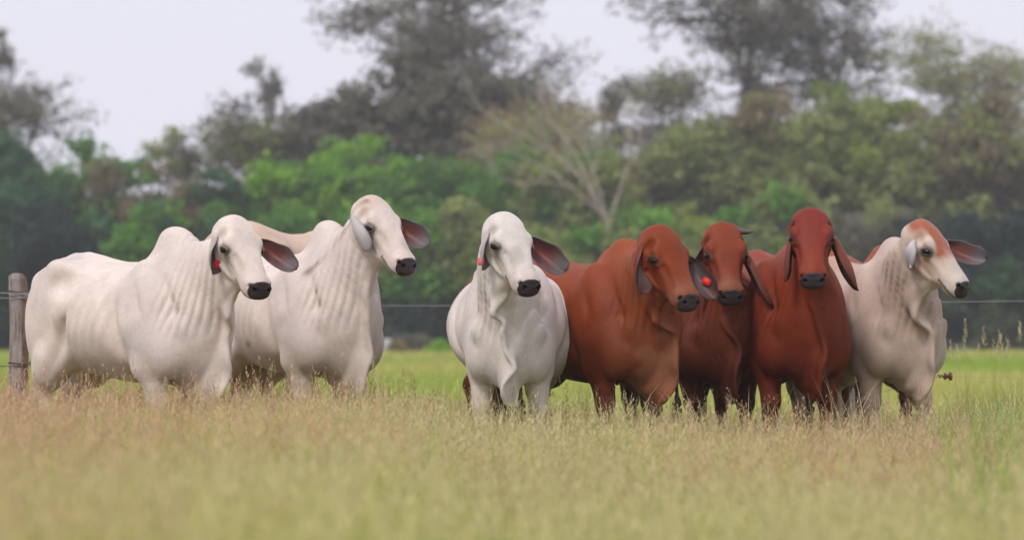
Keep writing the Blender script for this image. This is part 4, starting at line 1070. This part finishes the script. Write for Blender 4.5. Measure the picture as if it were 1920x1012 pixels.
    obj('trunk', mesh_np('trunk', TV, TQ, col=np.tile(bark, (len(TV), 1)), smooth=True, mat=BARK_M), parent=root)
    obj('crown', mesh_np('crown', V, Q, col=C, mat=LEAF_M), parent=root)
    return root
G = (0.20, 0.18, 0.165); PB = (0.42, 0.38, 0.34)
# tall trees against the sky
tree(30, 150, 190, 330, 172, 'grey', 'grey-green tall tree at the left edge, its crown cut by the frame', 'airy', dens=0.55, bark=G)
tree(-5, 75, 80, 140, 173, 'grey', 'small dark tuft of a tall tree at the top left corner', 'sparse', bark=G)
tree(306, 238, 90, 345, 168, 'olive', 'thin see-through tree rising alone above the left wood', 'sparse', dens=1.3, bark=G)
tree(354, 285, 60, 380, 168, 'grey', 'low feathery tree just right of the thin see-through tree', 'sparse', dens=0.9, bark=G)
tree(490, 98, 70, 225, 170, 'grey', 'slender treetop with two loose tufts, tallest in the left sky', 'sparse', dens=0.75, bark=G)
tree(462, 200, 150, 400, 168, 'grey', 'medium ragged tree under the slender treetop', 'airy', dens=0.55, bark=G, pal2='olive')
tree(578, 200, 190, 380, 170, 'grey', 'dull brown-green tree left of the great tree', 'dense', dens=0.9, bark=G)
tree(680, 165, 200, 380, 172, 'grey', 'dull brown-green tree at the foot of the great tree, on its left', 'dense', dens=0.95, bark=G)
tree(850, -190, 470, 290, 176, 'grey', 'great wide dark tree in the centre, crown cut by the top of the photo', 'airy', dens=1.6, bark=(0.10, 0.09, 0.085))
tree(835, 105, 270, 330, 171, 'grey', 'dark dense domed crown in front of the great tree', 'dense', dens=0.95, bark=G)
tree(975, 130, 170, 330, 174, 'grey', 'dark crown at the right foot of the great tree', 'airy', dens=0.55, bark=G)
tree(1150, 150, 90, 300, 175, 'grey', 'small ragged tree in the sky gap between the two tall trees', 'sparse', dens=1.2, bark=G)
tree(1400, -200, 400, 230, 176, 'grey', 'tall airy tree right of centre with bare limbs showing through', 'airy', dens=1.6, bark=(0.13, 0.12, 0.11))
tree(1560, -80, 260, 250, 179, 'grey', 'airy tree beside the tall one with a branch reaching right', 'airy', dens=1.0, bark=(0.13, 0.12, 0.11))
tree(1240, 120, 150, 330, 173, 'grey', 'low loose tree under the left limbs of the tall airy tree', 'airy', dens=0.5, bark=G, pal2='olive')
tree(1640, 130, 180, 360, 170, 'lime', 'yellow-green bushy tree under the branch reaching right', 'dense', dens=0.75, bark=G)
tree(1775, 58, 190, 300, 171, 'pale', 'pale yellow-green tree with whitish limbs at the upper right', 'airy', dens=0.6, bark=PB)
tree(1890, 80, 150, 320, 171, 'pale', 'pale tree at the upper right corner of the wood', 'airy', dens=0.6, bark=PB, pal2='brown')
# second rank
tree(20, 265, 230, 560, 162, 'deep', 'deep green tree at the left edge behind the fence post', dens=0.9)
tree(150, 248, 190, 520, 164, 'green', 'mid green tree above the rump of the side-on white cow', dens=0.9, pal2='olive')
tree(245, 290, 170, 540, 162, 'brown', 'brown-tinged tree above the back of the side-on white cow', dens=0.8, pal2='green')
tree(360, 300, 190, 540, 161, 'deep', 'deep green tree above the hump of the side-on white cow', dens=0.9, pal2='brown')
tree(455, 345, 160, 540, 160, 'green', 'green tree above the head of the side-on white cow', dens=0.9)
tree(540, 320, 180, 540, 159, 'green', 'green tree between the two left white heads', dens=1.0, pal2='bright')
tree(655, 262, 220, 520, 163, 'bright', 'bright green mounded tree above the raised white head', dens=1.1)
tree(800, 280, 220, 540, 161, 'green', 'rich green tree right of the raised white head', dens=1.1, pal2='bright')
tree(895, 245, 160, 520, 164, 'bright', 'bright green tree left of the bare pale limbs', dens=0.9)
tree(985, 175, 210, 360, 163, 'ochre', 'orange-brown thin-leaved tree beside the bare pale limbs', 'airy', dens=0.38, bark=PB, pal2='olive')
tree(985, 270, 190, 560, 157, 'green', 'green tree filling the gap under the orange-brown tree', dens=1.0, pal2='olive')
tree(1090, 290, 190, 560, 156, 'olive', 'olive tree filling the gap behind the bare pale trunk', dens=1.0, pal2='green')
tree(1085, 205, 190, 400, 162, 'ochre', 'ochre and olive tree behind the bare pale tree', 'airy', dens=0.4, bark=PB, pal2='olive')
tree(1200, 215, 200, 540, 162, 'olive', 'olive tree above the head of the red cow with the red tag', dens=1.0, pal2='brown')
tree(1310, 205, 220, 540, 163, 'olive', 'olive tree above the horned red cow', dens=1.0)
tree(1430, 190, 230, 540, 164, 'olive', 'tall olive tree between the horned cow and the crimson-faced cow', dens=1.1, pal2='brown')
tree(1545, 195, 220, 540, 162, 'olive', 'olive tree above the crimson-faced cow', dens=1.0, pal2='lime')
tree(1660, 215, 210, 540, 163, 'olive', 'olive tree above the hump of the fawn cow', dens=1.0)
tree(1775, 180, 220, 540, 164, 'brown', 'brown-olive tree above the head of the fawn cow', dens=1.0, pal2='olive')
tree(1890, 165, 200, 540, 163, 'brown', 'brown tree at the right edge above the wire', dens=1.0, pal2='olive')
# front rank down to the ground
tree(-20, 380, 220, 660, 152, 'deep', 'low dark tree at the left edge under the deep green one', dens=1.0)
tree(110, 370, 220, 660, 151, 'shade', 'low blue-green tree behind the back of the side-on white cow', dens=1.0, pal2='deep')
tree(250, 385, 210, 660, 150, 'deep', 'low dark green tree behind the hump of the side-on white cow', dens=1.0, pal2='green')
tree(390, 395, 200, 660, 150, 'deep', 'low deep green tree behind the neck of the side-on white cow', dens=1.0, pal2='green')
tree(520, 385, 190, 660, 149, 'green', 'low green tree behind the back of the second white cow', dens=1.0)
tree(660, 400, 210, 660, 150, 'green', 'low green tree behind the raised white head', dens=1.0, pal2='bright')
tree(790, 385, 200, 660, 149, 'olive', 'low olive tree in the gap between the white cows', dens=1.1, pal2='green')
tree(910, 360, 200, 660, 150, 'lime', 'low yellow-green tree left of the forward-facing white head', dens=1.1, pal2='olive')
tree(1040, 400, 190, 660, 143, 'olive', 'low olive tree right of the forward-facing white head', dens=1.0, pal2='lime')
tree(1190, 412, 220, 660, 143, 'olive', 'low olive tree behind the red cow with the red tag', dens=1.0, pal2='green')
tree(1340, 385, 220, 660, 149, 'olive', 'low olive tree behind the horned red cow', dens=1.0, pal2='lime')
tree(1480, 370, 220, 660, 150, 'olive', 'low olive tree behind the crimson-faced cow', dens=1.0, pal2='green')
tree(1630, 375, 220, 660, 151, 'olive', 'low grey-olive tree behind the hump of the fawn cow', dens=1.0, pal2='grey')
tree(1770, 425, 230, 660, 150, 'shade', 'low dark tree behind the face of the fawn cow', dens=1.2)
tree(1900, 410, 240, 660, 151, 'shade', 'low dark tree at the right edge behind the tussocks', dens=1.2, pal2='deep')
# beyond the frame
for i, (px, t_, pl) in enumerate(((-150, 260, 'green'), (-290, 320, 'deep'), (2040, 180, 'brown'), (2180, 240, 'olive'))):
    tree(px, t_, 230, 640, 158, pl, ['green tree just outside the left edge', 'dark tree well outside the left edge', 'brown tree just outside the right edge', 'olive tree well outside the right edge'][i], dens=0.8)
for i, (px, t_, pl) in enumerate(((-440, 230, 'olive'), (-600, 300, 'green'), (-780, 280, 'brown'), (2330, 200, 'green'), (2490, 260, 'deep'), (2660, 230, 'olive'))):
    tree(px, t_, 260, 645, 160 + i % 3, pl, ['olive tree third beyond the left edge', 'green tree fourth beyond the left edge', 'brown tree farthest beyond the left edge', 'green tree third beyond the right edge', 'deep green tree fourth beyond the right edge', 'olive tree farthest beyond the right edge'][i], dens=0.8)
# bare pale tree
def bare_tree():
    D = 147; k = D / FPX; o0 = np.array([w3(1148, 628, D)[0], D, 0])
    def q(px, py, dy=0): return w3(px, py, D) + np.array([0, dy, 0]) - o0
    P = []
    def br(pts, r0, r1, n=14): P.append((catmull([np.asarray(p, float) for p in pts], n), 0.72 * np.linspace(r0, r1, n)))
    br([(0, 0, -0.1), q(1150, 560), q(1146, 470), q(1140, 425)], 0.32, 0.26)
    br([q(1140, 425), q(1100, 350, -.6), q(1030, 285, -1), q(960, 245, -1.4), q(893, 205, -1.6)], 0.17, 0.03, 22)
    br([q(1140, 425), q(1085, 300, .4), q(1040, 235, .6), q(985, 180, .8)], 0.14, 0.025, 20)
    br([q(1135, 410), q(1060, 345, -.8), q(985, 300, -1.5), q(925, 285, -2.2), q(862, 290, -2.5)], 0.12, 0.02, 20)
    br([q(1140, 420), q(1165, 350, .5), q(1180, 290, .8), q(1192, 225, 1)], 0.09, 0.02, 18)
    br([q(1142, 425), q(1120, 340, 1), q(1095, 270, 1.5), q(1060, 205, 2)], 0.09, 0.02, 18)
    br([q(1138, 430), q(1110, 380, -1), q(1050, 350, -2), q(960, 345, -2.6), q(905, 325, -3)], 0.09, 0.015, 16)
    base = list(P)
    for Pp, rr in base[1:]:
        for _ in range(6):
            i = TR.randint(4, len(Pp) - 1); d = (Pp[i] - Pp[i - 1]); d /= np.linalg.norm(d); L = TR.uniform(0.8, 2.2)
            e_ = Pp[i] + (d * 0.7 + TR.normal(size=3) * 0.45 + np.array([0, 0, 0.3])) * L; m_2 = (Pp[i] + e_) / 2 + TR.uniform(-.2, .2, 3)
            P.append((catmull([Pp[i], m_2, e_], 6), np.linspace(rr[i] * 0.6, 0.012, 6)))
            for _ in range(3):
                f_ = e_ + (d * 0.5 + TR.normal(size=3) * 0.5) * L * 0.4
                P.append((np.array([m_2, (m_2 + f_) / 2 + 0.05, f_]), np.array([0.02, 0.014, 0.008])))
    V, Q = tubes(P, 6)
    root = empty('bare_tree', tuple(o0), label='leafless pale tree with limbs fanning up to the left, behind the red cows', cat='tree', group='trees beyond the pasture')
    obj('trunk', mesh_np('bare limbs', V, Q, col=np.tile((0.33, 0.28, 0.24), (len(V), 1)), smooth=True, mat=BARK_M), parent=root)
bare_tree()
# undergrowth at the foot of the wood (uncountable) and the hill that carries the wood
def undergrowth():
    n = 900; x = TR.uniform(-34, 34, n); y = TR.uniform(143, 158, n); z = TR.uniform(0.2, 2.2, n) * (1 + 0.3 * np.sin(x * 0.7))
    t = np.clip(0.5 + 0.6 * np.sin(x * 0.35) + TR.uniform(-.4, .4, n), 0, 1)[:, None]
    cols = np.array((0.020, 0.040, 0.030)) * (1 - t) + np.array((0.065, 0.082, 0.040)) * t
    V, Q, C = leaves(np.stack([x, y, z], 1), np.full(n, 0.8), 40, 0.15, cols)
    return mesh_np('undergrowth', V, Q, col=C, mat=LEAF_M)
obj('undergrowth', undergrowth(), kind='stuff')
hx = np.linspace(-260, 260, 90); hy_ = np.linspace(182, 420, 24); HX_, HY_ = np.meshgrid(hx, hy_, indexing='ij')
hz_ = 12.5 * sst(HY_, 182, 235) * (0.86 + 0.16 * np.sin(HX_ * 0.05 + 0.8) + 0.05 * np.sin(HX_ * 0.21) + 0.04 * np.sin(HX_ * 0.47 + HY_ * 0.1)) - 0.2
hv = np.stack([HX_, HY_, hz_], -1).reshape(-1, 3); ii = np.arange(90 * 24).reshape(90, 24)
hm, nt, b = new_mat('wooded hill'); tc = nt.nodes.new('ShaderNodeTexCoord'); n = noise(nt, 0.6, 6, 0.7, tc.outputs['Object'])
r = ramp(nt, [(0.35, (0.03, 0.045, 0.03)), (0.55, (0.06, 0.08, 0.04)), (0.7, (0.09, 0.095, 0.05))]); nt.links.new(n.outputs[0], r.inputs[0]); nt.links.new(r.outputs[0], b.inputs['Base Color']); b.inputs['Roughness'].default_value = 1
obj('hill', mesh_np('hill', hv, np.stack([ii[:-1, :-1], ii[1:, :-1], ii[1:, 1:], ii[:-1, 1:]], -1).reshape(-1, 4), smooth=True, mat=hm), kind='structure')

# things at the far side of the pasture
def far_post():
    D = 128; p = w3(727, 628, D); h = w3(0, 640, D)[2]
    root = empty('concrete_marker', (p[0], D, 0), label='pale squat concrete marker at the far side of the pasture', cat='marker')
    V = []; Q = []
    for (z, r) in ((0, 0.20), (h * 0.9, 0.18), (h + 0.12, 0.13)):
        for j in range(4): V.append((r * math.sqrt(2) * math.cos(math.pi / 4 + j * math.pi / 2), r * math.sqrt(2) * math.sin(math.pi / 4 + j * math.pi / 2), z))
    for i in range(2):
        for j in range(4): Q.append([i * 4 + j, i * 4 + (j + 1) % 4, (i + 1) * 4 + (j + 1) % 4, (i + 1) * 4 + j])
    Q.append([8, 9, 10, 11]); Q.append([3, 2, 1, 0])
    obj('block', mesh_np('block', V, Q, mat=flat_mat('pale concrete', (0.42, 0.41, 0.42), 0.85, 0.2, 0.2, 5)), parent=root)
far_post()
def bush(px, top, width, D, pal, label, n=70):
    k = D / FPX; H = w3(0, top, D)[2]; W = width * k / 2
    d = TR.normal(size=(n, 3)); d /= np.linalg.norm(d, axis=1)[:, None]; d[:, 2] = np.abs(d[:, 2])
    c = d * np.array([W, W * 0.7, H * 0.85]) * TR.uniform(0.5, 1, (n, 1)) + np.array([0, 0, 0.1])
    t = TR.uniform(0, 1, (n, 1)); cols = np.array(PAL[pal][0]) * t + np.array(PAL[pal][1]) * (1 - t)
    V, Q, C = leaves(c, np.full(n, 0.28), 22, 0.085, cols)
    root = empty('bush', ((px - 960) * k, D, 0), label=label, cat='bush', group='bushes at the far side of the pasture')
    st_ = [(catmull([(TR.uniform(-.2, .2), 0, -.05), c[i] * 0.5, c[i]], 6), np.linspace(0.03, 0.008, 6)) for i in range(8)]
    TV, TQ = tubes(st_); obj('stems', mesh_np('stems', TV, TQ, col=np.tile((0.12, 0.10, 0.08), (len(TV), 1)), mat=BARK_M), parent=root)
    obj('foliage', mesh_np('foliage', V, Q, col=C, mat=LEAF_M), parent=root)
bush(775, 628, 90, 128, 'grey', 'dark bush beside the pale concrete marker', 110)
bush(745, 636, 26, 127, 'ochre', 'small rust-brown bush next to the pale concrete marker', 30)
bush(825, 640, 50, 126, 'bright', 'light green bush by the belly of the forward-facing white cow', 60)
bush(812, 634, 40, 130, 'brown', 'brown bush between the dark bush and the light green bush', 50)

# ------------------------------------------------------------------ air
def haze_box():
    x0, x1, y0, y1, z0, z1 = -320, 320, -30, 430, -1.0, 60
    V = [(x, y, z) for z in (z0, z1) for y in (y0, y1) for x in (x0, x1)]
    Q = [[0, 2, 3, 1], [4, 5, 7, 6], [0, 1, 5, 4], [2, 6, 7, 3], [0, 4, 6, 2], [1, 3, 7, 5]]
    m = bpy.data.materials.new('haze'); m.use_nodes = True; nt = m.node_tree; nt.nodes.clear()
    o_ = nt.nodes.new('ShaderNodeOutputMaterial'); v = nt.nodes.new('ShaderNodeVolumePrincipled')
    v.inputs['Color'].default_value = (0.95, 0.95, 0.98, 1); v.inputs['Density'].default_value = 0.0007
    nt.links.new(v.outputs[0], o_.inputs['Volume'])
    obj('haze', mesh_np('haze', V, Q, mat=m), kind='stuff')
haze_box()
